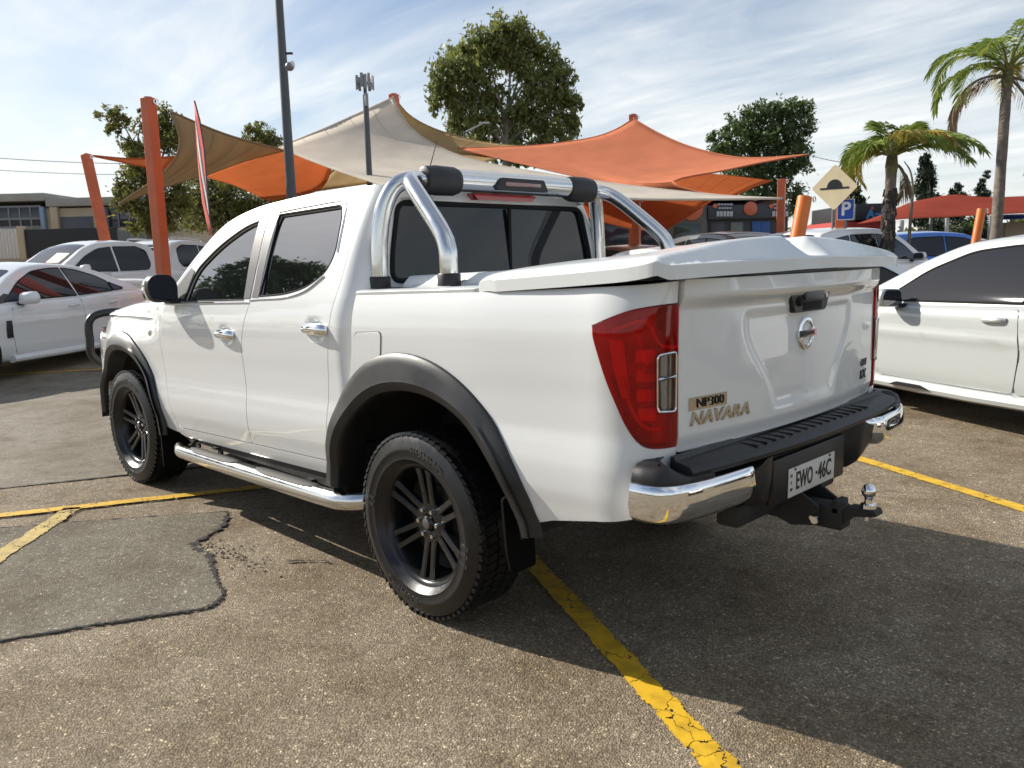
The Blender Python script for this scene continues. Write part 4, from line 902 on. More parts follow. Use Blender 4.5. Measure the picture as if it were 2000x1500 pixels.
tn = MB(); tn.prism(rnd([(-1.25, .525), (-1.36, .530), (-1.385, .548), (-1.48, .553), (-1.49, .532), (-1.40, .515), (-1.37, .478), (-1.25, .475)], .008), lambda x, z: (x, -.030, z), lambda x, z: (x, .030, z)); tn.rbox((-1.345, 0, .54), (.03, .085, .05), .006); tn.build('tow_tongue', UNDER, tbo)
tn = MB(); tn.lathe([(.0, .640), (.010, .6385), (.019, .632), (.0245, .621), (.0255, .612), (.022, .599), (.015, .592), (.013, .582), (.015, .570), (.027, .566), (.028, .553), (.018, .551)], 24, (-1.447, 0, 0)); tn.build('tow_ball', CHROME, tbo)
tn = MB(); tn.lathe([(.0, .545), (.020, .545), (.020, .520), (.011, .520), (.011, .505), (0, .505)], 6, (-1.447, 0, 0)); tn.build('tow_ball_nut', STEEL, tbo)
tn = MB(); tn.tube(cr([(-1.28, .09, .50), (-1.29, -.05, .50), (-1.29, -.10, .50)], 4), .009, 8); tn.tube([(-1.30, .095, .50), (-1.30, .11, .50)], .014, 8); tn.build('hitch_pin', STEEL, tbo)
# ------------------------------------------------------------------ parked cars
CARW = [0]
def car_wheel(parent, x, y, r, mir):
    sg = -1 if mir else 1
    t = MB(); t.lathe([(r * .62, -.09), (r * .68, -.10), (r * .88, -.105), (r * .97, -.09), (r, -.07), (r, .07), (r * .97, .09), (r * .88, .105), (r * .68, .10), (r * .62, .09)], 36, (x, y, r), axis='Y')
    to = t.build('wheel', TYRE, parent)
    q = MB(); q.lathe([(0, .03 * sg), (r * .18, .05 * sg), (r * .22, .03 * sg), (r * .55, .045 * sg), (r * .62, .09 * sg), (r * .66, .098 * sg), (r * .66, -.02 * sg)], 36, (x, y, r), axis='Y')
    q.build('rim', mat('car_rim', (.30, .30, .31), .3, metal=.8), to)
    for k in range(5):
        w = 2 * PI * k / 5 + .3; Mx = Matrix.Rotation(-w, 3, 'Y'); h = MB(); h.box(Vector((x, y, r)) + Mx @ Vector((r * .40, .055 * sg, 0)), (r * .36, .03, r * .13), M=Mx); h.build('rim_spoke', MATS['car_rim'], to)
def make_car(name, label, paint, loc, yaw, st, group=None, detail=True, glass=None):
    glass = glass or CGLASS
    c = thing(name, label, 'car' if 'cat' not in st else st['cat'], loc, yaw, group)
    L2 = st['L'] / 2; W = st['W']; zb = st.get('zb', .21)
    belt = interp(*zip(*st['belt'])); deck = interp(*zip(*st['deck'])); plan = interp(*zip(*st['plan']))
    prof = interp([-.02, 0, .08, .22, .45, .70, .88, .96, 1.0, 1.05], [.86, .90, .955, .985, .990, .992, .985, .962, .925, .88])
    def sidey(x, z):
        zt = belt(x); t = (z - zb) / (zt - zb); y = W * plan(x) * prof(t)
        if st.get('crease'): y += .010 * math.exp(-((z - st['crease']) / .035) ** 2)
        return y
    # lower body
    rows = []; xs = np.linspace(-L2, L2, 60)
    for x in xs:
        zt = belt(x); w = W * plan(x); zd = deck(x); e = sstep(L2 - .02, L2 - .22, abs(x)); z0 = zb + (1 - e) * .10
        half = [(w * .80, z0 - .02)] + [(sidey(x, z0 + (zt - z0) * t), z0 + (zt - z0) * t) for t in (.0, .04, .1, .2, .32, .45, .58, .7, .8, .88, .94, .98, 1.0)] + [(w * .88, zt + (zd - zt) * .25), (w * .78, zt + (zd - zt) * .6), (w * .5, zt + (zd - zt) * .9), (0, zd)]
        rows.append([(x, y, z) for y, z in half] + [(x, -y, z) for y, z in half[::-1][1:]])
    b = MB(); b.loft(rows, closed=True, caps=True); body = b.build('body', paint, c, smooth=40)
    # cabin
    gx0, gx1 = st['roof'][0][0], st['roof'][-1][0]; roof = interp(*zip(*st['roof'])); wrf = st['wr']; top = max(z for _, z in st['roof'])
    def gw(x): return W * plan(max(-L2 * .86, min(L2 * .86, x))) * .935
    def cabfrac(x): return max(0.02, min(1, (roof(x) - belt(x)) / (top - belt(x))))
    def wr(x): return wrf - (wrf * .0) 
    def caby(x, z):
        zl = belt(x) - .02; t = max(0, min(1.05, (z - zl) / max(.02, top - zl))); return gw(x) + (wrf - gw(x)) * t ** 1.15
    def topz(x, y):
        ye = caby(x, roof(x)); return roof(x) + .045 * cabfrac(x) * (1 - min(1, abs(y) / max(.1, ye)) ** 2)
    rows = []
    for x in np.linspace(gx0, gx1, 50):
        zl = belt(x) - .03; zr_ = max(roof(x), zl + .01)
        half = [(caby(x, zl + (zr_ - .035 - zl) * t), zl + (zr_ - .035 - zl) * t) for t in (0, .15, .3, .45, .6, .75, .9, 1.0)]
        ye = caby(x, zr_ - .035); half += [(ye - .006, zr_ - .018), (ye - .025, zr_ - .004), (ye - .06, topz(x, ye - .06))] + [(ye * f, topz(x, ye * f)) for f in (.75, .5, .25, 0)]
        rows.append([(x, y, z) for y, z in half] + [(x, -y, z) for y, z in half[::-1][1:]])
    b = MB(); b.loft(rows, closed=True, caps=True); cab = b.build('cabin', paint, c, smooth=45)
    for i, wpoly in enumerate(st['wins']):
        for mir in (False, True): panel('window', rnd(wpoly, .03), lambda x, z: (x, caby(x, z), z), glass, c, LEFT, step=.08, depth=.004, off=.005, mirror=mir)
        if detail:
            for mir in (False, True):
                ws2 = rnd(wpoly, .03); sl = MB(); sl.tube([(x, caby(x, z) + .004, z) for x, z in ws2 + [ws2[0]]], .009, 6, cap=False); sl.build('window_seal', DARK, c, mirror=mir)
    if 'quarter' in st:
        for mir in (False, True): panel('mirror_sail', st['quarter'], lambda x, z: (x, caby(x, z), z), SATIN, c, LEFT, step=.05, depth=.004, off=.008, mirror=mir)
    wa, wb_ = st['screen']; ws_ = st.get('sw', .62)
    panel('windscreen', rnd([(wa, -ws_), (wa, ws_), (wb_, ws_ * .84), (wb_, -ws_ * .84)], .05), lambda x, y: (x, y, topz(x, y)), glass, c, (.4, 0, 1), step=.07, depth=.004, off=.006)
    ra, rb = st['rear']
    panel('rear_window', rnd([(ra, -ws_ * .92), (ra, ws_ * .92), (rb, ws_ * .80), (rb, -ws_ * .80)], .05), lambda x, y: (x, y, topz(x, y)), glass, c, (-.4, 0, 1), step=.07, depth=.004, off=.006)
    if detail:
        for mir in (False, True):
            for dn, poly, hx in st['doors']:
                d = panel(dn, rnd(poly, .04), lambda x, z: (x, sidey(x, z), z), paint, c, LEFT, step=.06, depth=.005, edge=.003, off=.006, mirror=mir)
                dl = rnd(poly, .04); dg_ = MB(); dg_.tube([(x, sidey(x, z) + .0035, z) for x, z in dl + [dl[0]]], .003, 6, cap=False); dg_.build('door_gap', DARK, d, mirror=mir)
                hz_ = st.get('hz', .86); hb = MB(); y = sidey(hx, hz_); hb.tube(cr([(hx + .10, y + .004, hz_ - .005), (hx + .07, y + .032, hz_), (hx - .05, y + .034, hz_ + .006), (hx - .10, y + .006, hz_ + .004)], 5), .016, 8, flat=1.1); hb.build('handle', paint, d, mirror=mir)
            mx, mz = st['mir']; yb = caby(mx, mz) ; m_ = MB()
            q = rnd([(yb + .05, mz - .07), (yb + .28, mz - .06), (yb + .31, mz + .02), (yb + .27, mz + .10), (yb + .08, mz + .09)], .035)
            rows = [[(mx + dx_, yb + .15 + (y - yb - .15) * s, mz + (z - mz) * s) for y, z in q] for dx_, s in ((-.04, .92), (-.03, 1), (.03, 1), (.08, .8), (.11, .45))]
            m_.loft(rows, closed=True, caps=True); mo = m_.build('door_mirror', paint, c, smooth=50, mirror=mir)
            a_ = MB(); a_.box((mx, yb + .03, mz - .055), (.10, .14, .03)); a_.build('mirror_arm', BLACKP, mo, mirror=mir)
            g2 = MB(); g2.prism([(yb + .15 + (y - yb - .15) * .86, mz + (z - mz) * .86) for y, z in q], lambda y, z: (mx - .041, y, z), lambda y, z: (mx - .044, y, z)); g2.build('mirror_glass', GLASS, mo, mirror=mir)
    for x in st['axles']:
        for mir in (False, True):
            sg = -1 if mir else 1; r = st.get('wr_', .335); yw = W * plan(x) - .115
            ar = MB(); ar.prism([(x + (r + .06) * math.cos(R(a)), r + (r + .06) * math.sin(R(a))) for a in range(-30, 211, 12)], lambda a, z: (a, sg * (sidey(x, .6) + .004), z), lambda a, z: (a, sg * .55, z)); ar.build('wheel_arch', DARK, c)
            car_wheel(c, x, sg * (yw + .045), r, mir)
    for sg in (1, -1):
        lx = L2 - .16; h = MB(); zl = belt(lx) - .10; h.rbox((lx + .03, sg * W * plan(lx) * .72, zl), (.16, .34, .13), .03); h.build('headlight', MATS['headlight_lens'], c)
        rx = -L2 + .10; h = MB(); zl = belt(rx) - .14; h.rbox((rx - .01, sg * W * plan(rx) * .80, zl), (.14, .26, .16), .03); h.build('tail_light', REDPLAS, c)
    CARFN[c.name] = (topz, caby)
    return c
CARFN = {}
SEDAN = dict(L=4.92, W=.945, belt=[(-2.46, .90), (-2.1, 1.0), (-1.5, 1.01), (-.4, .965), (.8, .930), (1.3, .905), (2.0, .80), (2.46, .62)],
    deck=[(-2.46, .88), (-2.3, 1.04), (-1.7, 1.06), (-.4, 1.0), (.9, 1.0), (1.35, .985), (1.9, .91), (2.3, .80), (2.46, .66)],
    plan=[(-2.46, .80), (-2.2, .93), (-1.6, .985), (0, 1.0), (1.5, .99), (2.1, .93), (2.46, .74)],
    roof=[(-1.95, 1.04), (-1.5, 1.20), (-1.05, 1.345), (-.6, 1.415), (-.1, 1.435), (.3, 1.405), (.65, 1.30), (1.0, 1.145), (1.40, .96)], wr=.60,
    wins=[[(1.02, .965, .01), (.62, 1.205, .10), (.25, 1.340, .10), (-.12, 1.375, .06), (-.33, 1.378, .01), (-.36, .985, .01)], [(-.41, .988, .01), (-.38, 1.376, .01), (-.65, 1.350, .1), (-1.0, 1.255, .08), (-1.19, 1.165, .01), (-1.22, 1.020, .01)], [(-1.25, 1.022, .01), (-1.22, 1.150, .02), (-1.50, 1.055, .04), (-1.47, 1.035, .01)]],
    screen=(1.30, .52), rear=(-1.88, -1.05), sw=.68, mir=(.78, .985), quarter=[(1.22, .935), (1.00, .955), (.86, 1.045), (.96, 1.065), (1.16, .985)], axles=(1.64, -1.46), hz=.855, crease=.70,
    doors=[('front_door', [(.98, .30), (1.03, .60), (.96, .90), (-.36, .945), (-.40, .60), (-.36, .30)], -.18), ('rear_door', [(-.375, .30), (-.415, .60), (-.375, .945), (-1.20, .965), (-1.30, .80), (-1.05, .42), (-.98, .30)], -1.10)])
SEDANB = dict(SEDAN); SEDANB['roof'] = [(x, z + .055 * max(0, (z - .96) / .475)) for x, z in SEDAN['roof']]; SEDANB['wins'] = [[(p[0], p[1] + .055 * max(0, (p[1] - .96) / .475)) + tuple(p[2:]) for p in w] for w in SEDAN['wins']]
UTE = dict(L=5.25, W=.925, zb=.42, cat='pickup truck', belt=[(-2.62, 1.12), (-1.0, 1.14), (.3, 1.13), (1.2, 1.10), (2.2, 1.0), (2.62, .80)],
    deck=[(-2.62, 1.13), (-1.0, 1.16), (.3, 1.15), (1.2, 1.14), (2.2, 1.07), (2.5, .98), (2.62, .85)],
    plan=[(-2.62, .93), (-2.3, .99), (0, 1.0), (1.6, 1.0), (2.2, .94), (2.62, .78)],
    roof=[(-.95, 1.12), (-.86, 1.45), (-.70, 1.70), (-.2, 1.765), (.3, 1.745), (.62, 1.66), (1.0, 1.42), (1.42, 1.13)], wr=.66,
    wins=[[(1.08, 1.175, .01), (.72, 1.47, .10), (.42, 1.62, .08), (.14, 1.655, .01), (.10, 1.185, .01)], [(.04, 1.187, .01), (.08, 1.658, .01), (-.42, 1.665, .03), (-.62, 1.58, .06), (-.66, 1.30, .08), (-.58, 1.195, .05)]],
    screen=(1.34, .56), rear=(-.93, -.80), sw=.70, mir=(.86, 1.22), axles=(1.68, -1.42), wr_=.37, hz=1.03,
    doors=[('front_door', [(1.04, .50), (1.08, .80), (1.02, 1.08), (.10, 1.12), (.06, .50)], .25), ('rear_door', [(.045, .50), (.085, 1.12), (-.68, 1.12), (-.62, .85), (-.50, .50)], -.55)])
HATCH = dict(L=4.25, W=.89, belt=[(-2.12, .95), (-1.6, 1.02), (-.5, .98), (.8, .93), (1.3, .90), (1.8, .80), (2.12, .62)],
    deck=[(-2.12, .95), (-1.6, 1.06), (-.5, 1.0), (.9, 1.0), (1.3, .99), (1.75, .90), (2.12, .66)],
    plan=[(-2.12, .84), (-1.8, .95), (0, 1.0), (1.3, .99), (1.8, .92), (2.12, .74)],
    roof=[(-2.02, 1.0), (-1.85, 1.20), (-1.62, 1.385), (-1.1, 1.45), (-.4, 1.475), (.2, 1.44), (.6, 1.31), (1.0, 1.12), (1.34, .96)], wr=.60,
    wins=[[(.98, .965, .01), (.60, 1.20, .1), (.25, 1.345, .1), (-.22, 1.385, .01), (-.26, .985, .01)], [(-.31, .987, .01), (-.27, 1.387, .01), (-.95, 1.37, .06), (-1.12, 1.30, .02), (-1.10, 1.02, .01)], [(-1.14, 1.025, .01), (-1.16, 1.29, .02), (-1.45, 1.22, .06), (-1.50, 1.11, .04)]],
    screen=(1.24, .48), rear=(-1.98, -1.68), sw=.66, mir=(.74, .98), axles=(1.28, -1.30), wr_=.31,
    doors=[('front_door', [(.90, .30), (.95, .9), (-.25, .95), (-.28, .30)], -.10), ('rear_door', [(-.295, .30), (-.265, .95), (-1.08, .97), (-1.15, .75), (-.95, .30)], -.95)])
SUVS = dict(HATCH); SUVS.update(L=4.6, W=.92, zb=.26, belt=[(-2.3, 1.0), (-1.7, 1.08), (0, 1.06), (.9, 1.02), (1.4, .99), (1.95, .90), (2.3, .72)], deck=[(-2.3, 1.0), (-1.7, 1.12), (0, 1.1), (.9, 1.1), (1.4, 1.08), (1.95, 1.0), (2.3, .76)],
    plan=[(-2.3, .86), (-1.95, .96), (0, 1.0), (1.4, .99), (1.95, .92), (2.3, .76)], roof=[(-2.2, 1.06), (-2.02, 1.34), (-1.80, 1.55), (-1.2, 1.63), (-.3, 1.65), (.3, 1.61), (.7, 1.46), (1.08, 1.24), (1.45, 1.05)], wr=.64,
    wins=[[(1.06, 1.06, .01), (.66, 1.34, .1), (.32, 1.50, .1), (-.18, 1.545, .01), (-.22, 1.085, .01)], [(-.27, 1.087, .01), (-.23, 1.548, .01), (-1.0, 1.53, .04), (-1.08, 1.10, .01)], [(-1.13, 1.10, .01), (-1.06, 1.52, .03), (-1.60, 1.44, .08), (-1.74, 1.20, .05)]],
    screen=(1.34, .56), rear=(-2.15, -1.86), sw=.70, mir=(.80, 1.09), axles=(1.38, -1.36), wr_=.35, hz=.93,
    doors=[('front_door', [(.95, .36), (1.0, 1.0), (-.21, 1.05), (-.24, .36)], -.06), ('rear_door', [(-.255, .36), (-.225, 1.05), (-1.08, 1.07), (-1.18, .8), (-1.0, .36)], -.95)])
CARWHITE = mat('car_white_paint', (.76, .77, .77), .3, coat=1.0, coat_rough=.02); CARGREY = mat('car_off_white', (.44, .46, .45), .3, coat=1.0)
CARBLUE = mat('car_blue_paint', (.015, .16, .62), .3, coat=1.0); CARRED = mat('car_maroon_paint', (.12, .02, .02), .3, coat=1.0); CARDARK = mat('car_charcoal_paint', (.035, .038, .045), .3, coat=1.0); CARSILV = mat('car_silver_paint', (.42, .44, .46), .3, metal=.4, coat=1.0)
SEEGL = lens_mat('clear_car_glass', (.62, .66, .64), 1.5)
def car_at(px, d, z=None):
    p = at(px, 500, d); return (p.x, p.y, gz(p.x, p.y) if z is None else z)
s1 = make_car('sedan', 'white sedan with dark windows parked beside the leaning orange posts', CARWHITE, (10.607, -.064, gz(10.607, -.064)), R(127.96), SEDAN, 'parked cars')
sp_ = MB(); sp_.tube(cr([(-2.18, .80, 1.05), (-2.30, .74, 1.14), (-2.33, .3, 1.16), (-2.33, -.3, 1.16), (-2.30, -.74, 1.14), (-2.18, -.80, 1.05)], 6), .035, 10, flat=.5); sp_.build('boot_spoiler', CARWHITE, s1)
vt = MB(); vt.rbox((1.08, .935, .62), (.10, .03, .22), .012); vt.build('fender_vent', BLACKP, s1)
for mir in (False, True):
    sk = MB(); sk.tube([(1.05, .895, .24), (0, .925, .235), (-1.05, .905, .24)], .06, 10, flat=.9); sk.build('side_skirt', CARWHITE, s1, mirror=mir)
STK = (mat('sticker_red', (.62, .10, .07), .5), mat('sticker_orange', (.75, .30, .06), .5), mat('sticker_green', (.10, .42, .08), .5))
def sale_sticker(car, x0, y0, sx, sy):
    """red and green price stickers inside the windscreen, laid on the glass"""
    tz = CARFN[car.name][0]
    for k, m in enumerate(STK):
        xa = x0 + sx * (1 - (k + 1) / 3.0); panel('price_sticker', [(xa, y0), (xa, y0 + sy), (xa + sx / 3.0, y0 + sy), (xa + sx / 3.0, y0)], lambda x, y: (x, y, tz(x, y)), m, car, (.4, 0, 1), step=.1, depth=.002, off=.010)
s2 = make_car('sedan', 'white sedan with a long mirror shadow on its door beside the pickup tail', CARGREY, (-.915, -5.133, gz(-.9, -5.13) + .04), R(-24.11), SEDANB, 'parked cars')
for mir in (False, True):
    sk = MB(); sk.tube([(1.08, .895, .24), (0, .925, .235), (-1.05, .905, .24)], .062, 10, flat=.9); so = sk.build('side_skirt', CARGREY, s2, mirror=mir)
    vt = MB(); vt.prism(rnd([(.78, .235), (.72, .262), (.46, .262), (.35, .235)], .008), lambda x, z: (x, .955, z), lambda x, z: (x, .992, z - .002)); vt.build('skirt_vent', DARK, so, mirror=mir)
u1 = make_car('pickup_truck', 'white dual-cab pickup with a sale sticker on its windscreen behind the white sedan', CARWHITE, car_at(188, 16.6), R(104), UTE, 'parked cars', glass=None)
u2 = make_car('pickup_truck', 'white pickup with silver sports bar and roof rails behind the tall orange post', CARWHITE, car_at(330, 18.5), R(-62), UTE, 'parked cars')
for sg in (1, -1):
    rr = MB(); rr.tube(cr([(.45, .56 * sg, 1.74), (.40, .56 * sg, 1.80), (-.5, .56 * sg, 1.83), (-.62, .56 * sg, 1.765)], 5), .018, 8); rr.build('roof_rail', CARSILV, u2)
    rr = MB(); rr.tube(cr([(-1.75, .68 * sg, 1.14), (-1.5, .66 * sg, 1.30), (-1.02, .60 * sg, 1.62), (-.98, .50 * sg, 1.66)], 5), .035, 10); rr.build('sports_bar_leg', STEEL, u2)
rr = MB(); rr.tube([(-.98, .52, 1.66), (-.98, -.52, 1.66)], .035, 10); rr.build('sports_bar_crossbar', STEEL, u2)
make_car('pickup_truck', 'dark charcoal pickup parked in front of the long grey building', CARDARK, car_at(258, 27), R(120), UTE, 'parked cars', detail=False)
make_car('hatchback', 'bright blue hatchback with roof spoiler parked past the palms', CARBLUE, car_at(1820, 17.5, .33), R(-124), HATCH, 'parked cars')
make_car('suv', 'white wagon parked behind the speed hump sign', CARWHITE, car_at(1655, 16.0), R(-100), SUVS, 'parked cars')
make_car('hatchback', 'white hatchback showing its windscreen just past the rear corner of the lid', CARWHITE, car_at(1590, 9.6, .06), R(-142), HATCH, 'parked cars')
make_car('sedan', 'dark maroon sedan parked under the shade sails', CARRED, car_at(1240, 15.5), R(175), SEDAN, 'parked cars')
make_car('hatchback', 'white hatchback beyond the lid beside the maroon sedan', CARWHITE, car_at(1345, 12.6, .10), R(150), HATCH, 'parked cars')
make_car('suv', 'charcoal wagon parked in front of the dark shop', CARDARK, car_at(1445, 17.5), R(155), SUVS, 'parked cars')
make_car('sedan', 'silver sedan parked between the charcoal wagon and the orange pipe posts', CARSILV, car_at(1505, 14.5, .28), R(165), SEDAN, 'parked cars')
for px, d, ya, m, st, nm, lb in ((1830, 30, 160, CARSILV, SUVS, 'suv', 'silver wagon parked under the red fabric canopy'), (1880, 27, 150, CARWHITE, HATCH, 'hatchback', 'white hatchback parked under the red fabric canopy'), (1765, 33, 170, CARDARK, SUVS, 'suv', 'dark wagon at the open end of the red fabric canopy')):
    make_car(nm, lb, m, car_at(px, d), R(ya), st, 'parked cars', detail=False)
sale_sticker(u1, .86, .12, .24, .42); sale_sticker(s1, .80, .18, .26, .40)
# cars on the other side of the aisle, behind the photographer: they show in the paint of the tailgate
for (x, y, ya, st, m, nm, lb) in ((-7.5, -6.6, 20, SEDAN, CARWHITE, 'sedan', 'white sedan across the aisle behind the truck'), (-6.6, -10.2, 20, SUVS, CARSILV, 'suv', 'silver wagon across the aisle behind the truck'), (-9.8, -2.9, 20, UTE, CARWHITE, 'pickup_truck', 'white pickup across the aisle behind the truck')):
    make_car(nm, lb, m, (x, y, 0), R(ya), st, 'parked cars', detail=False)
# ------------------------------------------------------------------ shade sails and their posts
def fabric(name, col, trans=0.35):
    m, nt, b = nmat(name); N = nt.nodes; L = nt.links; o = N['Material Output']
    t = N.new('ShaderNodeTexCoord'); n = N.new('ShaderNodeTexNoise'); n.inputs['Scale'].default_value = 1.4; n.inputs['Detail'].default_value = 5; L.new(t.outputs['Object'], n.inputs['Vector'])
    rp = N.new('ShaderNodeValToRGB'); rp.color_ramp.elements[0].position = .3; rp.color_ramp.elements[1].position = .7; rp.color_ramp.elements[0].color = (*(c * .86 for c in col), 1); rp.color_ramp.elements[1].color = (*col, 1); L.new(n.outputs['Fac'], rp.inputs[0])
    w = N.new('ShaderNodeTexWave'); w.inputs['Scale'].default_value = .55; w.inputs['Distortion'].default_value = .0; L.new(t.outputs['Object'], w.inputs['Vector'])
    bp = N.new('ShaderNodeBump'); bp.inputs['Strength'].default_value = .15; bp.inputs['Distance'].default_value = .05; L.new(n.outputs['Fac'], bp.inputs['Height'])
    d = N.new('ShaderNodeBsdfDiffuse'); tr = N.new('ShaderNodeBsdfTranslucent'); L.new(rp.outputs[0], d.inputs[0]); L.new(rp.outputs[0], tr.inputs[0]); L.new(bp.outputs[0], d.inputs['Normal'])
    mx = N.new('ShaderNodeMixShader'); mx.inputs[0].default_value = trans; L.new(d.outputs[0], mx.inputs[1]); L.new(tr.outputs[0], mx.inputs[2]); L.new(mx.outputs[0], o.inputs[0]); N.remove(b); return m
F_BEIGE = fabric('beige_shade_cloth', (.84, .775, .675), .42); F_TAN = fabric('tan_shade_cloth', (.55, .40, .20), .45); F_TAUPE = fabric('taupe_shade_cloth', (.42, .32, .21), .5)
F_ORANGE = fabric('orange_shade_cloth', (.62, .17, .055), .42); F_ORANGE2 = fabric('faded_orange_shade_cloth', (.72, .27, .15), .3); F_RED = fabric('red_canopy_cloth', (.30, .065, .045), .2)
def sail(name, label, cn, via, m, n=18, group='shade sails', cat='shade sail'):
    """hypar fabric between four corners (px, py, depth) with curved edges"""
    E = []
    for i in range(4):
        a, b = cn[i], cn[(i + 1) % 4]; pts = [a[:2]] + list(via[i]) + [b[:2]]; c = np.array(cr(pts, 8)); s = np.concatenate([[0], np.cumsum(np.linalg.norm(np.diff(c, axis=0), axis=1))]); s /= s[-1]
        q = []
        for t in np.linspace(0, 1, n + 1): q.append(at(np.interp(t, s, c[:, 0]), np.interp(t, s, c[:, 1]), a[2] + (b[2] - a[2]) * t))
        E.append(q)
    e0, e1, e2, e3 = E[0], E[1], E[2][::-1], E[3][::-1]; C = [at(*q) for q in cn]; rows = []
    base = Vector(C[0])
    for j in range(n + 1):
        v = j / n; row = []
        for i in range(n + 1):
            u = i / n; p = (1 - v) * e0[i] + v * e2[i] + (1 - u) * e3[j] + u * e1[j] - ((1 - u) * (1 - v) * C[0] + u * (1 - v) * C[1] + u * v * C[2] + (1 - u) * v * C[3]); row.append(p)
        rows.append(row)
    mb = MB(); mb.loft(rows); o = mb.build(name, m, smooth=80); md = o.modifiers.new('thickness', 'SOLIDIFY'); md.thickness = .006
    for e_ in (e0, e1, e2, e3):
        hm = MB(); hm.tube(e_, .022, 6); hm.build('hem', m, o, smooth=60)
    for f_ in (.2, .4, .6, .8):
        sm = MB(); i_ = int(round(f_ * n)); sm.tube([rows[j][i_] for j in range(n + 1)], .011, 5); sm.build('seam', m, o, smooth=60)
    for q_ in C:
        fx = MB(); fx.lathe([(.022, -.006), (.036, -.006), (.036, .006), (.022, .006)], 12, q_, axis='Y', closed=True); fx.build('corner_ring', mat('galvanised_ring', (.22, .22, .22), .5, metal=.5), o)
    return tag(o, label, cat, group)
sail('shade_sail', 'large beige shade sail rising to a single peak above the pickup roof', [(545, 288, 20), (768, 190, 22), (1527, 388, 16), (900, 412, 13)], [[(650, 244)], [(790, 236), (830, 272), (900, 305), (1000, 328), (1200, 359), (1400, 381)], [(1300, 390), (1100, 388)], [(760, 366), (640, 326)]], F_BEIGE, 26)
sail('shade_sail', 'tan shade sail falling away behind the peak of the beige sail', [(772, 193, 26), (1045, 287, 27), (905, 330, 21), (610, 374, 22)], [[(800, 225), (850, 252), (920, 272), (980, 282)], [], [], [(680, 300)]], F_TAN)
sail('shade_sail', 'large faded orange shade sail with a central peak and long right tip', [(895, 290, 25), (1237, 232, 24), (1577, 302, 20), (1475, 390, 17)], [[(980, 287), (1060, 283), (1150, 270), (1200, 254)], [(1290, 262), (1350, 287), (1430, 306), (1500, 308)], [(1490, 317), (1410, 334), (1335, 347), (1314, 357), (1340, 369), (1400, 381)], [(1300, 377), (1150, 350), (1010, 318)]], F_ORANGE2, 26)
sail('shade_sail', 'small bright orange shade sail seen through the cut-out of the faded orange sail', [(1316, 340, 27), (1506, 353, 26), (1432, 384, 24), (1300, 374, 25)], [[(1400, 341)], [(1470, 366)], [], []], F_ORANGE, 12)
sail('shade_sail', 'deep orange shade sail hanging low under the beige sail', [(1120, 386, 23), (1402, 384, 24), (1296, 452, 21), (1140, 424, 22)], [[], [(1350, 418)], [(1230, 446)], []], F_ORANGE, 12)
sail('shade_sail', 'orange kite-shaped shade sail hanging under the left corner of the beige sail', [(398, 344, 22), (548, 288, 22.5), (650, 321, 20), (525, 392, 18)], [[(470, 316)], [], [(622, 370)], [(460, 362)]], F_ORANGE, 14)
sail('shade_sail', 'taupe shade sail with a deeply curved edge beside the tall orange post', [(333, 218, 14), (556, 294, 20), (405, 341, 18.5), (233, 398, 15)], [[(440, 262)], [(480, 314)], [(320, 366)], [(322, 335), (350, 290), (347, 252)]], F_TAUPE)
sail('shade_sail', 'thin orange shade sail tied to the leaning orange post', [(172, 303, 20.2), (348, 305, 22), (322, 333, 21), (250, 319, 20.6)], [[(260, 310)], [], [], []], F_ORANGE, 10)
ORANGEP = mat('orange_post_paint', (.56, .115, .035), .38, vary=.12, vscale=3); ORANGER = mat('orange_pipe_paint', (.66, .16, .02), .4, vary=.10)
def post(label, top, d, w, base=None, square=True, m=None, cat='post', group='shade sail posts', name='sail_post'):
    t = at(top[0], top[1], d); b = Vector((t.x, t.y, 0)) if base is None else at(base[0], base[1], d)
    if base is not None:
        k = (t.z - gz(b.x, b.y)) / (t.z - b.z); b = t + (b - t) * k
    b.z = gz(b.x, b.y); c = thing(name, label, cat, b, 0, group); ax = (t - b); mb = MB()
    if square:
        X = ax.to_track_quat('Z', 'Y').to_matrix() @ Matrix.Rotation(R(20), 3, 'Z'); mb.rbox(ax / 2, (w, w, ax.length), .012, M=X)
    else: mb.tube([(0, 0, 0), ax], w / 2, 20)
    mb.build('shaft', m or ORANGEP, c, smooth=20 if square else 40)
    cp = MB(); cp.tube([ax * .997, ax * 1.003], w * .36, 12); cp.build('cap', DARK, c)
    ey = MB(); ey.lathe([(.03, -.008), (.045, -.008), (.045, .008), (.03, .008)], 14, ax * .985 + Vector((E2.x, E2.y, 0)) * w * .7, axis='X', closed=True); ey.build('eye_bolt', STEEL, c)
    return c
post('tall square orange post standing beside the red feather flag', (289, 191), 12.5, .17)
post('leaning orange post with a thin sail tied to its head', (168, 302), 20.0, .19, base=(203, 458))
post('orange post holding the peak of the beige sail', (769, 184), 22.3, .22); post('orange post holding the peak of the faded orange sail', (1237, 224), 24.4, .22)
post('orange post at the right corner of the beige sail', (1527, 350), 16.3, .15)
post('orange post rising behind the speed hump sign', (1655, 315), 16.5, .20, base=(1638, 470))
post('short round orange pipe post beside the hump sign', (1572, 385), 11.5, .205, base=(1556, 470), square=False, m=ORANGER, name='pipe_post', group='orange pipe posts')
post('short round orange pipe post in front of the red canopy', (1917, 409), 15.0, .155, base=(1906, 470), square=False, m=ORANGER, name='pipe_post', group='orange pipe posts')
post('slim orange post standing by the maroon sedan', (1243, 388), 17.5, .16)
GREYP = mat('grey_pole_paint', (.075, .085, .095), .45, vary=.1)
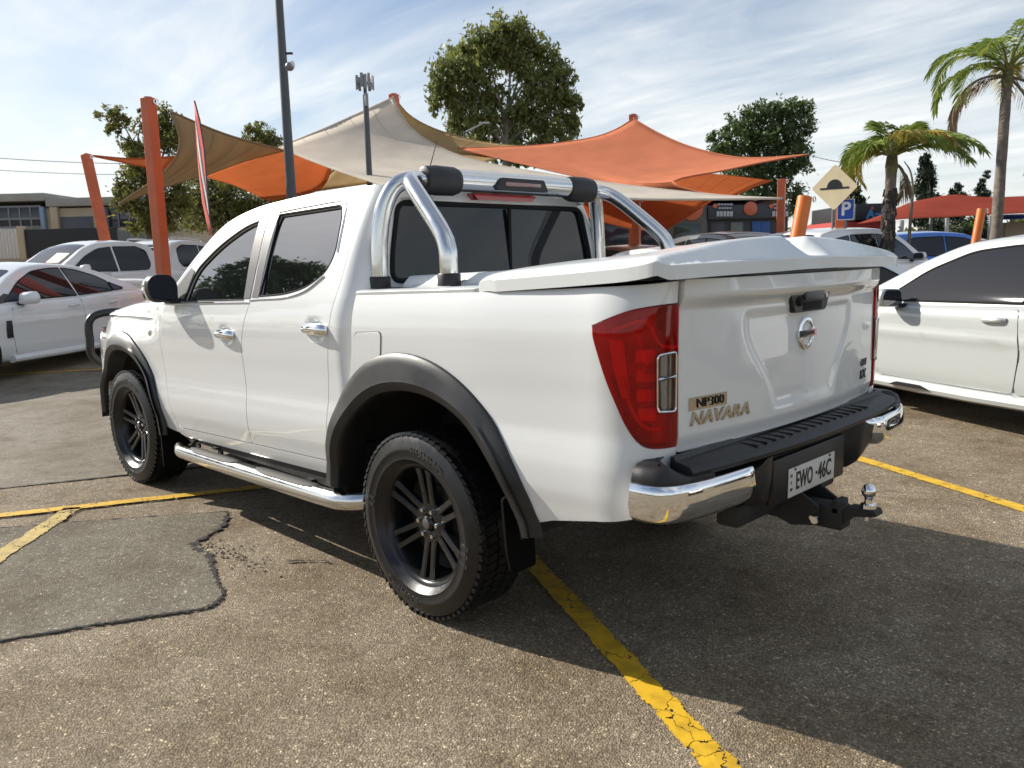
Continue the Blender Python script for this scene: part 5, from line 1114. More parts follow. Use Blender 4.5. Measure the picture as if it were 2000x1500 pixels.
def wire(a, b, d0, d1, r, label, sag=.3):
    A = at(a[0], a[1], d0); B = at(b[0], b[1], d1); mb = MB(); mb.tube([A.lerp(B, t) - Vector((0, 0, sag * 4 * t * (1 - t))) for t in np.linspace(0, 1, 17)], r, 5); tag(mb.build('overhead_wire', mat('wire_black', (.02, .02, .02), .6), smooth=60), label, 'wire', 'overhead wires')
wire((-60, 304), (420, 318), 45, 45, .018, 'upper overhead wire crossing behind the leaning orange post', .2); wire((-60, 328), (420, 338), 45, 45, .016, 'lower overhead wire crossing behind the leaning orange post', .2)
wire((1577, 302), (1652, 318), 20, 16.6, .008, 'thin stay wire from the long orange sail tip to its post', .02)
# light pole with floodlight and camera
p0 = at(541, -60, 14.0); lp = thing('light_pole', 'tall dark grey light pole with a floodlight and small camera', 'pole', (p0.x, p0.y, gz(p0.x, p0.y))); h = p0.z - gz(p0.x, p0.y)
mb = MB(); mb.tube([(0, 0, 0), (0, 0, h)], [.105, .065], 16); mb.build('pole', GREYP, lp)
mb = MB(); mb.rbox((0, 0, .01), (.34, .34, .02), .004); mb.build('base_plate', GREYP, lp)
q = at(566, 130, 13.9) - Vector((p0.x, p0.y, gz(p0.x, p0.y))); dirx = Vector((E2.x, E2.y, 0))
fl = MB(); fl.sph(q, .078, 8, (1, 1, .95)); fl.tube([q - dirx * .10, q + dirx * .02], .025, 8); fo = fl.build('floodlight', mat('floodlight_body', (.20, .20, .21), .4, metal=.3), lp)
fl = MB(); fl.lathe([(0, .05), (.05, .045), (.062, .02), (.062, 0)], 16, q + dirx * .03 + Vector((0, 0, .03)), M=dirx.to_track_quat('Z', 'Y').to_matrix()); fl.build('floodlight_lens', mat('floodlight_lens', (.7, .7, .7), .2), fo)
fl = MB(); fl.rbox(q + Vector((0, 0, .215)) - dirx * .0, (.13, .05, .035), .01, rz=math.atan2(dirx.y, dirx.x)); fl.build('camera', BLACKP, lp)
# phone mast
p0 = at(712, 152, 17); k_ = 17 / 60; pm = thing('antenna_mast', 'slim dark mast with a ring of small panel antennas in front of the beige sail', 'mast', (p0.x, p0.y, gz(p0.x, p0.y))); h = p0.z - gz(p0.x, p0.y)
mb = MB(); mb.tube([(0, 0, 0), (0, 0, h - 1.2 * k_)], [.075, .058], 14); mb.tube([(0, 0, h - 1.3 * k_), (0, 0, h + .2 * k_)], .13 * k_, 10); mb.build('mast', GREYP, pm)
for k in range(9):
    w = 2 * PI * (k // 3) / 3 + .5 + (k % 3 - 1) * .42; rr_ = .62 * k_; mb = MB(); x, y = rr_ * math.cos(w), rr_ * math.sin(w)
    mb.rbox((x, y, h - (.35 - (k % 2) * .1) * k_), (.10 * k_, .22 * k_, 1.0 * k_), .006, rz=w); mb.tube([(0, 0, h - .35 * k_), (x, y, h - .35 * k_)], .03 * k_, 6); mb.build('antenna', mat('antenna_grey', (.24, .25, .27), .5), pm)
mb = MB(); mb.rbox((-.25 * k_, .1 * k_, h - 1.6 * k_), (.18 * k_, .24 * k_, .9 * k_), .006); mb.build('radio_unit', MATS['antenna_grey'], pm)
p0 = at(907, 256, 34); sl = thing('street_lamp', 'thin street lamp with a short arm in front of the gum tree', 'street lamp', (p0.x, p0.y, 0)); mb = MB(); mb.tube([(0, 0, 0), (0, 0, p0.z)], [.08, .045], 10); mb.build('pole', GREYP, sl)
mb = MB(); e_ = at(946, 240, 34) - Vector((p0.x, p0.y, 0)); mb.tube([(0, 0, p0.z - .05), e_], [.03, .025], 8); mb.rbox(e_, (.45, .12, .07), .02, rz=math.atan2(E2.y, E2.x)); mb.build('lamp_head', mat('lamp_head_grey', (.5, .5, .5), .4), sl)
# feather flag seen nearly edge on
fb = at(414, 456, 12.8); ff = thing('feather_flag', 'narrow red and white feather flag on a bent pole beside the tall orange post', 'flag', (fb.x, fb.y, gz(fb.x, fb.y)))
L_ = [(379, 197), (379.5, 235), (383, 290), (389, 345), (397, 395), (406, 435), (411, 458)]; Rr = [(380, 197), (388, 235), (396, 290), (402, 345), (408, 395), (413, 435), (417, 458)]
off = Vector((fb.x, fb.y, gz(fb.x, fb.y)))
def frow(i, t): 
    a = at(*L_[i], 13.1); b = at(*Rr[i], 12.6); return a.lerp(b, t) - off + Vector((E1.x, E1.y, 0)) * .05 * math.sin(t * 6 + i)
for nm, t0, t1, col in (('red_panel', 0, .42, (.62, .13, .10)), ('white_stripe', .42, .60, (.70, .68, .66)), ('navy_stripe', .60, .74, (.04, .04, .10)), ('red_hem', .74, 1.0, (.60, .05, .035))):
    mb = MB(); mb.loft([[frow(i, t0 + (t1 - t0) * k / 5) for k in range(6)] for i in range(7)]); o = mb.build(nm, mat('flag_' + nm, col, .7), ff, smooth=70); md = o.modifiers.new('thickness', 'SOLIDIFY'); md.thickness = .004
mb = MB(); mb.tube([Vector((.05, 0, 0))] + [frow(i, 1.04) for i in range(6, -1, -1)], .012, 8); mb.build('pole', mat('flag_pole', (.05, .05, .05), .4), ff)
# speed hump sign, parking sign
def upright(px, py, d):
    p = at(px, py, d); return p
sp0 = at(1630, 366, 15.0); sg_ = thing('speed_hump_sign', 'faded yellow diamond speed hump sign on a thin pole', 'sign', (sp0.x, sp0.y, gz(sp0.x, sp0.y)), math.atan2(E2.y, E2.x) + R(-38), 'traffic signs'); zc_ = sp0.z - gz(sp0.x, sp0.y)
SIGNY = mat('faded_sign_yellow', (.78, .64, .40), .5, vary=.06); S_ = .42
mb = MB(); mb.prism(rnd([(0, -S_), (S_, 0), (0, S_), (-S_, 0)], .05), lambda x, z: (x, -.004, zc_ + z), lambda x, z: (x, .004, zc_ + z)); bo = mb.build('sign_board', SIGNY, sg_)
mb = MB(); pl_ = [(S_ * .80 * math.cos(R(a)) , S_ * .80 * math.sin(R(a))) for a in (0, 90, 180, 270, 360)]
mb = MB(); hump = [(-.26, -.035), (.26, -.035), (.26, .0), (.155, .0)] + [(.135 * math.cos(R(a)), .01 + .135 * math.sin(R(a))) for a in range(0, 181, 15)] + [(-.155, .0), (-.26, .0)]
mb.prism(hump, lambda x, z: (x, -.004, zc_ + z), lambda x, z: (x, -.0075, zc_ + z)); mb.build('hump_symbol', PB, bo)
mb = MB(); mb.tube([(-.02, .03, 0), (-.02, .03, zc_ + .25)], .025, 10); mb.build('sign_pole', mat('galvanised_pole', (.16, .16, .16), .5, metal=.4), sg_)
pp0 = at(1652, 409, 15.0); pk = thing('parking_sign', 'small blue parking sign with a white P beside the hump sign', 'sign', (pp0.x, pp0.y, gz(pp0.x, pp0.y)), math.atan2(E2.y, E2.x) + R(-36), 'traffic signs'); zp = pp0.z - gz(pp0.x, pp0.y)
BLUE = mat('parking_sign_blue', (.012, .06, .32), .45); WH = mat('sign_white', (.7, .7, .7), .5)
mb = MB(); mb.prism(rnd([(-.15, -.19), (.15, -.19), (.15, .19), (-.15, .19)], .02), lambda x, z: (x, -.004, zp + z), lambda x, z: (x, .004, zp + z)); po = mb.build('sign_board', WH, pk)
mb = MB(); mb.prism(rnd([(-.138, -.178), (.138, -.178), (.138, .178), (-.138, .178)], .016), lambda x, z: (x, -.004, zp + z), lambda x, z: (x, -.006, zp + z)); mb.build('sign_face', BLUE, po)
text_mesh('sign_letter', 'P', .34, .002, lambda u, v, w: (u, -.0065 - w, zp + v), WH, po, bold=.008)
mb = MB(); mb.tube([(0, .02, 0), (0, .02, zp + .15)], .022, 10); mb.build('sign_pole', MATS['galvanised_pole'], pk)
# ------------------------------------------------------------------ buildings
def bframe(name, label, px, d, yaw=0.0, cat='building'):
    """empty at the foot of a facade; local X to the right, Z up, Y into the building. Returns a pixel-to-local function"""
    p = at(px, 500, d); o = thing(name, label, cat, (p.x, p.y, 0), math.atan2(E2.y, E2.x) + yaw)
    inv = Matrix.Rotation(-(math.atan2(E2.y, E2.x) + yaw), 3, 'Z')
    def loc(x, y): q = inv @ (at(x, y, d) - Vector((p.x, p.y, 0))); return (q.x, q.z)
    return o, loc
def rect(parent, loc, x0, y0, x1, y1, front, back, nm, m, bev=.0):
    a = loc(x0, y1); b = loc(x1, y0); mb = MB(); c = ((a[0] + b[0]) / 2, (front + back) / 2, (a[1] + b[1]) / 2); dm = (abs(b[0] - a[0]), abs(back - front), abs(b[1] - a[1]))
    mb.rbox(c, dm, bev or .01); return mb.build(nm, m, parent, smooth=25)
B1, lc = bframe('long_building', 'long two-storey grey and tan building with blue framed windows', 110, 55)
CONC = mat('parapet_grey', (.36, .35, .32), .85, vary=.12, vscale=.8); TAN = mat('tan_render', (.50, .41, .29), .85, vary=.1, vscale=.9); WGL = mat('far_window_glass', (.03, .035, .045), .08, spec=.6); WFR = mat('grey_window_frame', (.22, .23, .25), .5); BLUEF = mat('pale_blue_column', (.24, .32, .44), .5); ROLL = mat('grey_roller_door', (.11, .12, .14), .5)
rect(B1, lc, -320, 402, 360, 520, 0, 8, 'wall', TAN)
rect(B1, lc, -330, 379, 103, 404, -.45, 8.1, 'parapet', CONC); rect(B1, lc, 103.3, 383, 366, 405, -.35, 8.05, 'parapet', CONC)
def winbank(x0, x1, y0, y1, nx, ys):
    rect(B1, lc, x0, y0, x1, y1, -.06, -.01, 'window', WGL)
    for k in range(nx + 1):
        x = x0 + (x1 - x0) * k / nx; rect(B1, lc, x - .8, y0, x + .8, y1, -.14, -.062, 'mullion', WFR)
    for y in ys: rect(B1, lc, x0, y - .8, x1, y + .8, -.13, -.0625, 'transom', WFR)
winbank(-140, 90, 406, 447, 11, (406.5, 430, 446)); winbank(217, 300, 406, 444, 4, (406.5, 428, 443))
rect(B1, lc, 91.5, 405.5, 98, 450, -.40, -.02, 'column', BLUEF); rect(B1, lc, 209, 405.5, 215, 450, -.40, -.02, 'column', BLUEF); rect(B1, lc, 110, 405.5, 123, 460, -.30, -.02, 'pier', TAN)
rd = rect(B1, lc, 126, 423, 187, 460, -.08, -.01, 'roller_door', ROLL)
for k in range(9): rect(B1, lc, 126, 424.5 + k * 4, 187, 426.0 + k * 4, -.12, -.082, 'roller_slat', ROLL)
fe = bframe('dark_fence', 'dark solid fence in front of the long building', 140, 50, cat='fence'); rect(fe[0], fe[1], 52, 444, 232, 505, 0, .12, 'panel', mat('fence_dark', (.03, .03, .032), .7)); rect(fe[0], fe[1], 40, 442, 51, 505, -.1, .25, 'pier', TAN)
for k in range(9): rect(fe[0], fe[1], -20 + k * 6.5, 447, -17 + k * 6.5, 505, 0, .06, 'picket', mat('fence_white', (.6, .6, .58), .7))
rect(fe[0], fe[1], -24, 448, 39.5, 450, .065, .12, 'rail', MATS['fence_white']); rect(fe[0], fe[1], 233, 447, 330, 505, 0, .12, 'panel', mat('fence_grey', (.16, .16, .16), .7))
B2, lc2 = bframe('dark_shop', 'dark grey shop with white lettering and round orange signs under the sails', 1350, 32)
SHOP = mat('shop_charcoal', (.045, .048, .055), .6, vary=.1, vscale=1); SHOPG = mat('shop_grey_pier', (.13, .12, .11), .7, vary=.1, vscale=1); ORS = mat('sign_orange', (.60, .15, .075), .5); SHW = mat('shop_sign_white', (.50, .55, .60), .5); SHB = mat('shop_blue_panel', (.02, .10, .34), .45)
rect(B2, lc2, 1090, 398, 1535, 520, 0, 7, 'wall', SHOP); rect(B2, lc2, 1080, 386, 1540, 399, -.2, 7.1, 'parapet', SHOP)
rect(B2, lc2, 1298, 399.5, 1376, 520, -.14, -.01, 'pier', SHOPG); rect(B2, lc2, 1314, 437, 1364, 490, -.18, -.145, 'window', mat('shop_window', (.05, .07, .06), .08)); rect(B2, lc2, 1378, 400, 1534, 430, -.22, -.01, 'fascia', mat('fascia_slate', (.045, .055, .065), .5))
def disc(parent, loc, cx, cy, r, y, nm, m):
    a = loc(cx, cy); b = loc(cx + r, cy); rr_ = b[0] - a[0]; mb = MB(); mb.lathe([(0, -.03), (rr_ * .94, -.03), (rr_, -.02), (rr_, .02)], 28, (a[0], y, a[1]), axis='Y'); return mb.build(nm, m, parent)
disc(B2, lc2, 1346, 409, 22, -.18, 'round_sign', ORS); d_ = disc(B2, lc2, 1458, 409, 13, -.26, 'round_sign', ORS); disc(B2, lc2, 1390, 404, 4.5, -.25, 'round_sign', ORS); disc(B2, lc2, 1498, 404, 4.5, -.25, 'round_sign', ORS); disc(B2, lc2, 1556, 404, 9, -.25, 'round_sign', ORS)
for cx in (1410, 1517):
    for (y, w, h_) in ((401, 15, 1.6), (408, 13, 1.6), (419, 16, 5)):
        for k in range(5): rect(B2, lc2, cx - w + k * (2 * w / 5), y - h_, cx - w + k * (2 * w / 5) + (2 * w / 5) * .78, y + h_, -.25, -.222, 'sign_character', SHW)
rect(B2, lc2, 1386, 434, 1412, 500, -.05, -.012, 'door', mat('shop_door', (.055, .05, .055), .3)); rect(B2, lc2, 1425, 434, 1448, 480, -.05, -.012, 'window', mat('shop_window_pale', (.15, .17, .16), .2)); rect(B2, lc2, 1466, 432, 1482, 470, -.05, -.012, 'panel', SHB); rect(B2, lc2, 1483, 432, 1500, 470, -.05, -.012, 'panel', SHB); rect(B2, lc2, 1150, 440, 1230, 490, -.05, -.012, 'window', WGL); rect(B2, lc2, 1242, 440, 1290, 490, -.05, -.012, 'window', WGL)
B3, lc3 = bframe('black_shop', 'black box-fronted shop with a red wall beside the palms', 1690, 36); rect(B3, lc3, 1662, 398, 1735, 431, -.2, 5, 'fascia', mat('black_fascia', (.015, .017, .022), .5)); rect(B3, lc3, 1625, 432, 1745, 520, 0, 5, 'wall', mat('red_wall', (.42, .03, .025), .6))
a_ = lc3(1691, 420)
text_mesh('fascia_sign', 'A', .55, .02, lambda u, v, w: (a_[0] + u, -.205 - w, a_[1] + v), mat('fascia_blue', (.05, .22, .50), .5), B3, bold=.02); rect(B3, lc3, 1700, 417, 1716, 422, -.23, -.203, 'fascia_mark', MATS['fascia_blue'])
disc(B3, lc3, 1693, 408, 3, -.22, 'fascia_dot', mat('fascia_red', (.5, .08, .05), .5))
# red fabric canopy with posts
CN = thing('red_canopy', 'wide dark red fabric canopy on posts over a row of cars', 'canopy', below(1860, 500, 32)); bc = CN.location
def cpt(px, py, d): return at(px, py, d) - bc
cps = [[cpt(1674, 437, 29), cpt(1760, 428, 28.5), cpt(1850, 424, 28), cpt(1935, 419, 27.5), cpt(2060, 414, 27)], [cpt(1720, 420, 30.5), cpt(1790, 408, 30), cpt(1865, 402, 30), cpt(1940, 402, 29.5), cpt(2060, 400, 29)], [cpt(1782, 394, 32.5), cpt(1815, 387, 32.5), cpt(1865, 380, 32.5), cpt(1935, 385, 32), cpt(2060, 380, 32)], [cpt(1795, 400, 36), cpt(1825, 396, 36), cpt(1870, 392, 36), cpt(1940, 395, 36), cpt(2060, 392, 36)]]
cols = [cr([tuple(r_[k]) for r_ in cps], 4) for k in range(5)]; rows = [cr([cols[k][j] for k in range(5)], 4) for j in range(len(cols[0]))]
mb = MB(); mb.loft(rows); o = mb.build('canopy_cloth', F_RED, CN, smooth=70); md = o.modifiers.new('thickness', 'SOLIDIFY'); md.thickness = .006
for px, py, d in ((1762, 430, 28.5), (1935, 421, 27.5), (1850, 426, 28), (1820, 398, 35)):
    t = at(px, py, d) - bc; mb = MB(); mb.tube([(t.x, t.y, 0), t], .07, 10); mb.build('post', mat('canopy_post', (.30, .30, .30), .5), CN)
AW = thing('blue_awning', 'small bright blue awning on a cream wall behind the tall palm', 'awning', below(1985, 500, 33)); ab = AW.location
def apt(px, py, d): return at(px, py, d) - ab
mb = MB(); mb.loft([[apt(1952, 428, 32.4), apt(2080, 424, 32.4)], [apt(1958, 419, 34), apt(2080, 416, 34)]]); o = mb.build('awning_cloth', mat('awning_blue', (.01, .13, .55), .6), AW); md = o.modifiers.new('thickness', 'SOLIDIFY'); md.thickness = .03
mb = MB(); c_ = apt(2020, 450, 34.2); mb.rbox((c_.x, c_.y, 1.2), (2.6, .3, 2.6), .02, rz=math.atan2(E2.y, E2.x)); mb.build('wall', mat('cream_wall', (.45, .38, .28), .8), AW)
# ------------------------------------------------------------------ trees
def leaf_mat(name, cols, trans=.35):
    m, nt, b = nmat(name); N = nt.nodes; L = nt.links; o = N['Material Output']; N.remove(b)
    g = N.new('ShaderNodeNewGeometry'); rp = N.new('ShaderNodeValToRGB'); L.new(g.outputs['Random Per Island'], rp.inputs[0]); e = rp.color_ramp.elements
    e[0].color = (*cols[0], 1); e[1].color = (*cols[-1], 1)
    for i, c in enumerate(cols[1:-1]): x = e.new((i + 1) / (len(cols) - 1)); x.color = (*c, 1)
    d = N.new('ShaderNodeBsdfDiffuse'); t = N.new('ShaderNodeBsdfTranslucent'); gl = N.new('ShaderNodeBsdfGlossy'); gl.inputs['Roughness'].default_value = .45
    L.new(rp.outputs[0], d.inputs[0]); L.new(rp.outputs[0], t.inputs[0]); mx = N.new('ShaderNodeMixShader'); mx.inputs[0].default_value = trans; L.new(d.outputs[0], mx.inputs[1]); L.new(t.outputs[0], mx.inputs[2])
    m2 = N.new('ShaderNodeMixShader'); m2.inputs[0].default_value = .05; L.new(mx.outputs[0], m2.inputs[1]); L.new(gl.outputs[0], m2.inputs[2]); L.new(m2.outputs[0], o.inputs[0]); return m
BARK = mat('bark_grey', (.13, .11, .09), .9, vary=.3, vscale=6, bump=.4, bscale=12); GUMBARK = mat('gum_bark', (.24, .21, .17), .8, vary=.3, vscale=3)
def leaves(centres, rad, per, size, asp=.38, droop=.5, seed=1):
    """leaf-sized quads scattered round twig ends"""
    r = np.random.default_rng(seed); n = len(centres) * per
    c = np.repeat(np.array(centres), per, axis=0) + r.normal(0, 1, (n, 3)) * np.repeat(np.array(rad).reshape(-1, 1) * np.ones((len(centres), 1)), per, axis=0) * np.array([1, 1, .8])
    d = r.normal(0, 1, (n, 3)); d[:, 2] -= droop; d /= np.linalg.norm(d, axis=1)[:, None]; s = r.normal(0, 1, (n, 3)); s -= d * (s * d).sum(1)[:, None]; s /= np.linalg.norm(s, axis=1)[:, None]
    L = size * r.uniform(.6, 1.35, (n, 1)); w = L * asp
    V = np.stack([c - d * L * .5, c + s * w * .5, c + d * L * .5, c - s * w * .5], 1).reshape(-1, 3); F = np.arange(n * 4).reshape(-1, 4)
    return V, F
def mesh_np(name, V, F, m, parent):
    me = bpy.data.meshes.new(name); me.vertices.add(len(V)); me.vertices.foreach_set('co', np.asarray(V, np.float32).ravel()); me.loops.add(F.size); me.loops.foreach_set('vertex_index', F.astype(np.int32).ravel())
    me.polygons.add(len(F)); me.polygons.foreach_set('loop_start', (np.arange(len(F)) * F.shape[1]).astype(np.int32)); me.polygons.foreach_set('loop_total', np.full(len(F), F.shape[1], np.int32)); me.update(calc_edges=True); me.validate()
    return link(name, me, m, parent)
def tree(label, d, blobs, base_px, lm, bark, size, per, dens, droop=.5, name='tree', group='trees', seed=3, zdepth=.8, clump=.16, asp=.38, hollow=.55, trunk_r=.22):
    """blobs: (px, py, rx, ry) crown lobes in photo pixels at depth d"""
    r = np.random.default_rng(seed); k = d / F_PX
    bp = at(base_px, 500, d); base = Vector((bp.x, bp.y, 0)); o = thing(name, label, 'tree', base, 0, group)
    cs = []; rads = []; lim = []
    right = _M @ Vector((1, 0, 0)); up = Vector((0, 0, 1)); away = Vector((E1.x, E1.y, 0))
    for (px, py, rx, ry) in blobs:
        dd = r.normal(0, .5) * zdepth; c = at(px, py, d) + away * dd - base; R_ = (rx * k, max(rx, ry) * k * zdepth, ry * k)
        lim.append(c); nn = max(3, int(dens * rx * ry / 100.0))
        for _ in range(nn):
            v = r.normal(0, 1, 3); v /= np.linalg.norm(v); q = r.uniform(hollow, 1.0) ** .7
            cs.append(tuple(c + (right * (v[0] * R_[0]) + away * (v[1] * R_[1]) + up * (v[2] * R_[2])) * q)); rads.append(clump * min(rx, ry) * k * r.uniform(.6, 1.5))
    V, F = leaves(cs, rads, per, size, asp, droop, seed)
    mesh_np('crown', V, F, lm, o)
    tb = MB(); top = sum(lim, Vector((0, 0, 0))) / len(lim); trunk = [Vector((0, 0, 0)), Vector((.05, 0, top.z * .35)), Vector((top.x * .5, top.y * .5, top.z * .7)), top]
    tb.tube(cr([tuple(t) for t in trunk], 5), [trunk_r * (1 - .045 * i) for i in range(16)], 10)
    for c in lim:
        st = trunk[2].lerp(trunk[3], r.uniform(0, .8)) if c.z > top.z * .8 else trunk[1].lerp(trunk[2], r.uniform(.3, 1)); mid = st.lerp(c, .5) + Vector((r.normal(0, .15), r.normal(0, .15), .12 * (c - st).length))
        tb.tube(cr([tuple(st), tuple(mid), tuple(c)], 4), [trunk_r * f for f in (.30, .27, .24, .2, .17, .14, .11, .08, .06)], 6)
    for i in range(min(160, len(cs))):
        c = Vector(cs[int(r.integers(len(cs)))]); n_ = min(lim, key=lambda q: (q - c).length); tb.tube([n_, n_.lerp(c, .5) + Vector((0, 0, .05)), c], [.035, .022, .01], 4)
    tb.build('trunk', bark, o, smooth=60, fix=False)
    return o
L_GUM = leaf_mat('gum_leaves', [(.11, .145, .04), (.18, .21, .052), (.26, .27, .068), (.13, .18, .056), (.32, .31, .08)], .5)
L_DARK = leaf_mat('dark_leaves', [(.06, .11, .034), (.09, .15, .042), (.13, .19, .052), (.07, .12, .042)], .5)
L_OLIVE = leaf_mat('olive_leaves', [(.085, .105, .026), (.15, .16, .036), (.26, .24, .05), (.07, .09, .026)], .5)
L_CYP = leaf_mat('cypress_leaves', [(.012, .026, .012), (.018, .036, .016), (.024, .044, .018)], .15)
gum = [(1000, 62, 50, 30), (945, 85, 48, 32), (1045, 95, 50, 34), (905, 110, 40, 34), (990, 110, 48, 38), (880, 150, 40, 40), (935, 150, 40, 34), (1080, 130, 30, 28), (1035, 150, 40, 32), (1095, 160, 28, 26), (860, 185, 26, 36), (905, 195, 40, 34), (960, 190, 34, 28), (1060, 190, 45, 34), (1105, 200, 26, 30), (895, 235, 40, 30), (945, 240, 38, 34), (1020, 225, 36, 32), (1060, 240, 45, 34), (1110, 245, 26, 26), (1000, 265, 40, 26), (1125, 215, 14, 20), (845, 205, 12, 22), (1075, 275, 50, 20), (930, 280, 50, 20), (1010, 300, 80, 24)]
tree('tall leafy gum tree with a pale trunk behind the sails', 38, gum, 985, L_GUM, GUMBARK, .25, 30, 3.7, droop=1.1, name='gum_tree', seed=5, clump=.19, hollow=.05, trunk_r=.26)
lt = [(245, 232, 40, 20), (285, 222, 36, 18), (325, 235, 30, 26), (225, 255, 26, 14), (300, 265, 48, 30), (340, 275, 30, 34), (265, 290, 34, 24), (255, 325, 28, 26), (300, 320, 40, 30), (265, 365, 34, 30), (310, 360, 42, 34), (270, 405, 36, 30), (320, 410, 46, 34), (355, 385, 30, 40), (300, 440, 50, 24)]
tree('olive green tree with open crown behind the tall orange post', 34, lt, 295, L_OLIVE, BARK, .21, 26, 3.0, droop=.4, seed=8, clump=.19, hollow=.2)
bu = [(390, 375, 40, 34), (430, 380, 40, 40), (470, 385, 40, 36), (400, 420, 46, 34), (450, 425, 46, 34), (510, 400, 40, 30), (555, 405, 40, 26), (500, 435, 50, 24)]
tree('broad dark bush behind the feather flag', 40, bu, 440, L_OLIVE, BARK, .22, 24, 4.0, name='bushy_tree', seed=9, clump=.22)
tree('small round olive tree peeping over the taupe sail', 46, [(510, 262, 24, 20), (490, 272, 24, 20), (530, 274, 20, 18), (510, 290, 40, 20), (505, 315, 44, 24)], 510, L_OLIVE, BARK, .24, 24, 4.6, seed=10, clump=.22)
rt = [(1530, 215, 40, 26), (1565, 215, 22, 22), (1490, 225, 44, 26), (1450, 240, 38, 24), (1555, 250, 32, 30), (1500, 265, 50, 34), (1440, 270, 44, 26), (1400, 275, 26, 16), (1545, 290, 40, 34), (1480, 305, 52, 30), (1420, 300, 42, 24), (1555, 325, 32, 26), (1510, 345, 46, 32), (1450, 340, 44, 28), (1535, 375, 36, 26), (1480, 380, 50, 26), (1545, 410, 22, 20), (1500, 410, 44, 26)]
rtree = tree('dense dark green tree behind the faded orange sail', 45, rt, 1495, L_DARK, BARK, .26, 28, 3.6, droop=.3, seed=12, clump=.20, hollow=.3)
def cypress(label, px, top, w, d, seed, bottom=470):
    k = d / F_PX; n = 12; bl = []
    for i in range(n):
        t = i / (n - 1); bl.append((px + random.uniform(-2, 2), top + 6 + (bottom - top) * t, w * (.35 + .65 * min(1, t * 2.2)) * .5, (bottom - top) / n * .9))
    return tree(label, d, bl, px, L_CYP, BARK, .2, 24, 26, droop=-.8, name='cypress', group='cypress trees', seed=seed, clump=.28, trunk_r=.12, hollow=.3)
cypress('tall narrow cypress just right of the small palm', 1812, 305, 46, 48, 21); cypress('narrow cypress rising above the red canopy ridge', 1920, 338, 26, 55, 22); cypress('short wide cypress tip over the canopy', 1876, 358, 36, 55, 23); cypress('dark cypress half hidden behind the hump sign', 1668, 345, 26, 40, 24)
tree('low bright green shrub under the red canopy', 38, [(1885, 445, 26, 14), (1850, 448, 20, 12), (1800, 452, 24, 12)], 1860, leaf_mat('bright_leaves', [(.08, .16, .03), (.12, .2, .04), (.05, .1, .02)]), BARK, .16, 10, 4, name='shrub', seed=26, trunk_r=.05)
tree('low pale tree far off beyond the shop', 70, [(1600, 440, 30, 14), (1640, 442, 26, 12), (1570, 445, 20, 12)], 1600, L_OLIVE, BARK, .3, 10, 4, name='tree', seed=27, trunk_r=.1)
# palms
P_GREEN = leaf_mat('palm_leaflets', [(.13, .21, .045), (.22, .29, .05), (.31, .36, .065), (.10, .17, .04)], .4); P_YEL = leaf_mat('palm_yellow_leaflets', [(.38, .28, .05), (.25, .24, .05), (.42, .30, .06)], .4); P_DEAD = leaf_mat('palm_dry_leaflets', [(.20, .14, .085), (.26, .19, .12), (.15, .105, .07)], .2)
PTR = mat('palm_trunk', (.17, .14, .11), .9, vary=.35, vscale=8, bump=.5, bscale=9); PTRD = mat('palm_boots_dark', (.045, .040, .035), .95, vary=.4, vscale=8, bump=.6, bscale=9); RACH = mat('palm_rachis', (.20, .20, .06), .6); RACHD = mat('palm_dry_rachis', (.18, .13, .08), .8)
def frond(parent, c, az, el, length, drop, m, rm, llen, n=50, seed=0, hang=.5):
    """one feather leaf: curved midrib with paired leaflets"""
    r = np.random.default_rng(seed); h = Vector((math.cos(az), math.sin(az), 0)); pts = []; p = Vector(c); ang = el; st = length / 16
    for i in range(17):
        pts.append(p.copy()); ang -= drop / 16 * (1 + .9 * i / 16); p = p + (h * math.cos(ang) + Vector((0, 0, math.sin(ang)))) * st
    mb = MB(); mb.tube(pts, [.028 * (1 - i / 17.5) + .004 for i in range(17)], 6); fr_ = mb.build('frond', rm, parent, smooth=60, fix=False)
    V = []; F = []
    for i in range(n):
        t = .14 + .86 * i / (n - 1); f = t * 16; j = min(15, int(f)); q = pts[j].lerp(pts[j + 1], f - j); tg_ = (pts[j + 1] - pts[j]).normalized(); side_ = tg_.cross(Vector((0, 0, 1)));
        if side_.length < 1e-3: side_ = Vector((-h.y, h.x, 0))
        side_.normalize(); L = llen * (.45 + .75 * math.sin(PI * min(1, .12 + t * .86)))
        for sg in (1, -1):
            dv = (side_ * sg * r.uniform(.55, .9) + tg_ * r.uniform(.45, .8) + Vector((0, 0, -hang + r.uniform(-.15, .25)))).normalized(); wv = dv.cross(tg_).normalized() * (.012 + .007 * r.random()); mid = q + dv * L * .55; tip = q + dv * L + Vector((0, 0, -L * .30 * r.uniform(.4, 1.2)))
            o = len(V); V += [q - wv * .4, q + wv * .4, mid + wv, mid - wv, tip]; F += [(o, o + 1, o + 2, o + 3), (o + 3, o + 2, o + 4)]
    me = bpy.data.meshes.new('leaflets'); me.from_pydata([tuple(v) for v in V], [], F); link('leaflets', me, m, fr_); tag(fr_.children[0], kind='stuff')
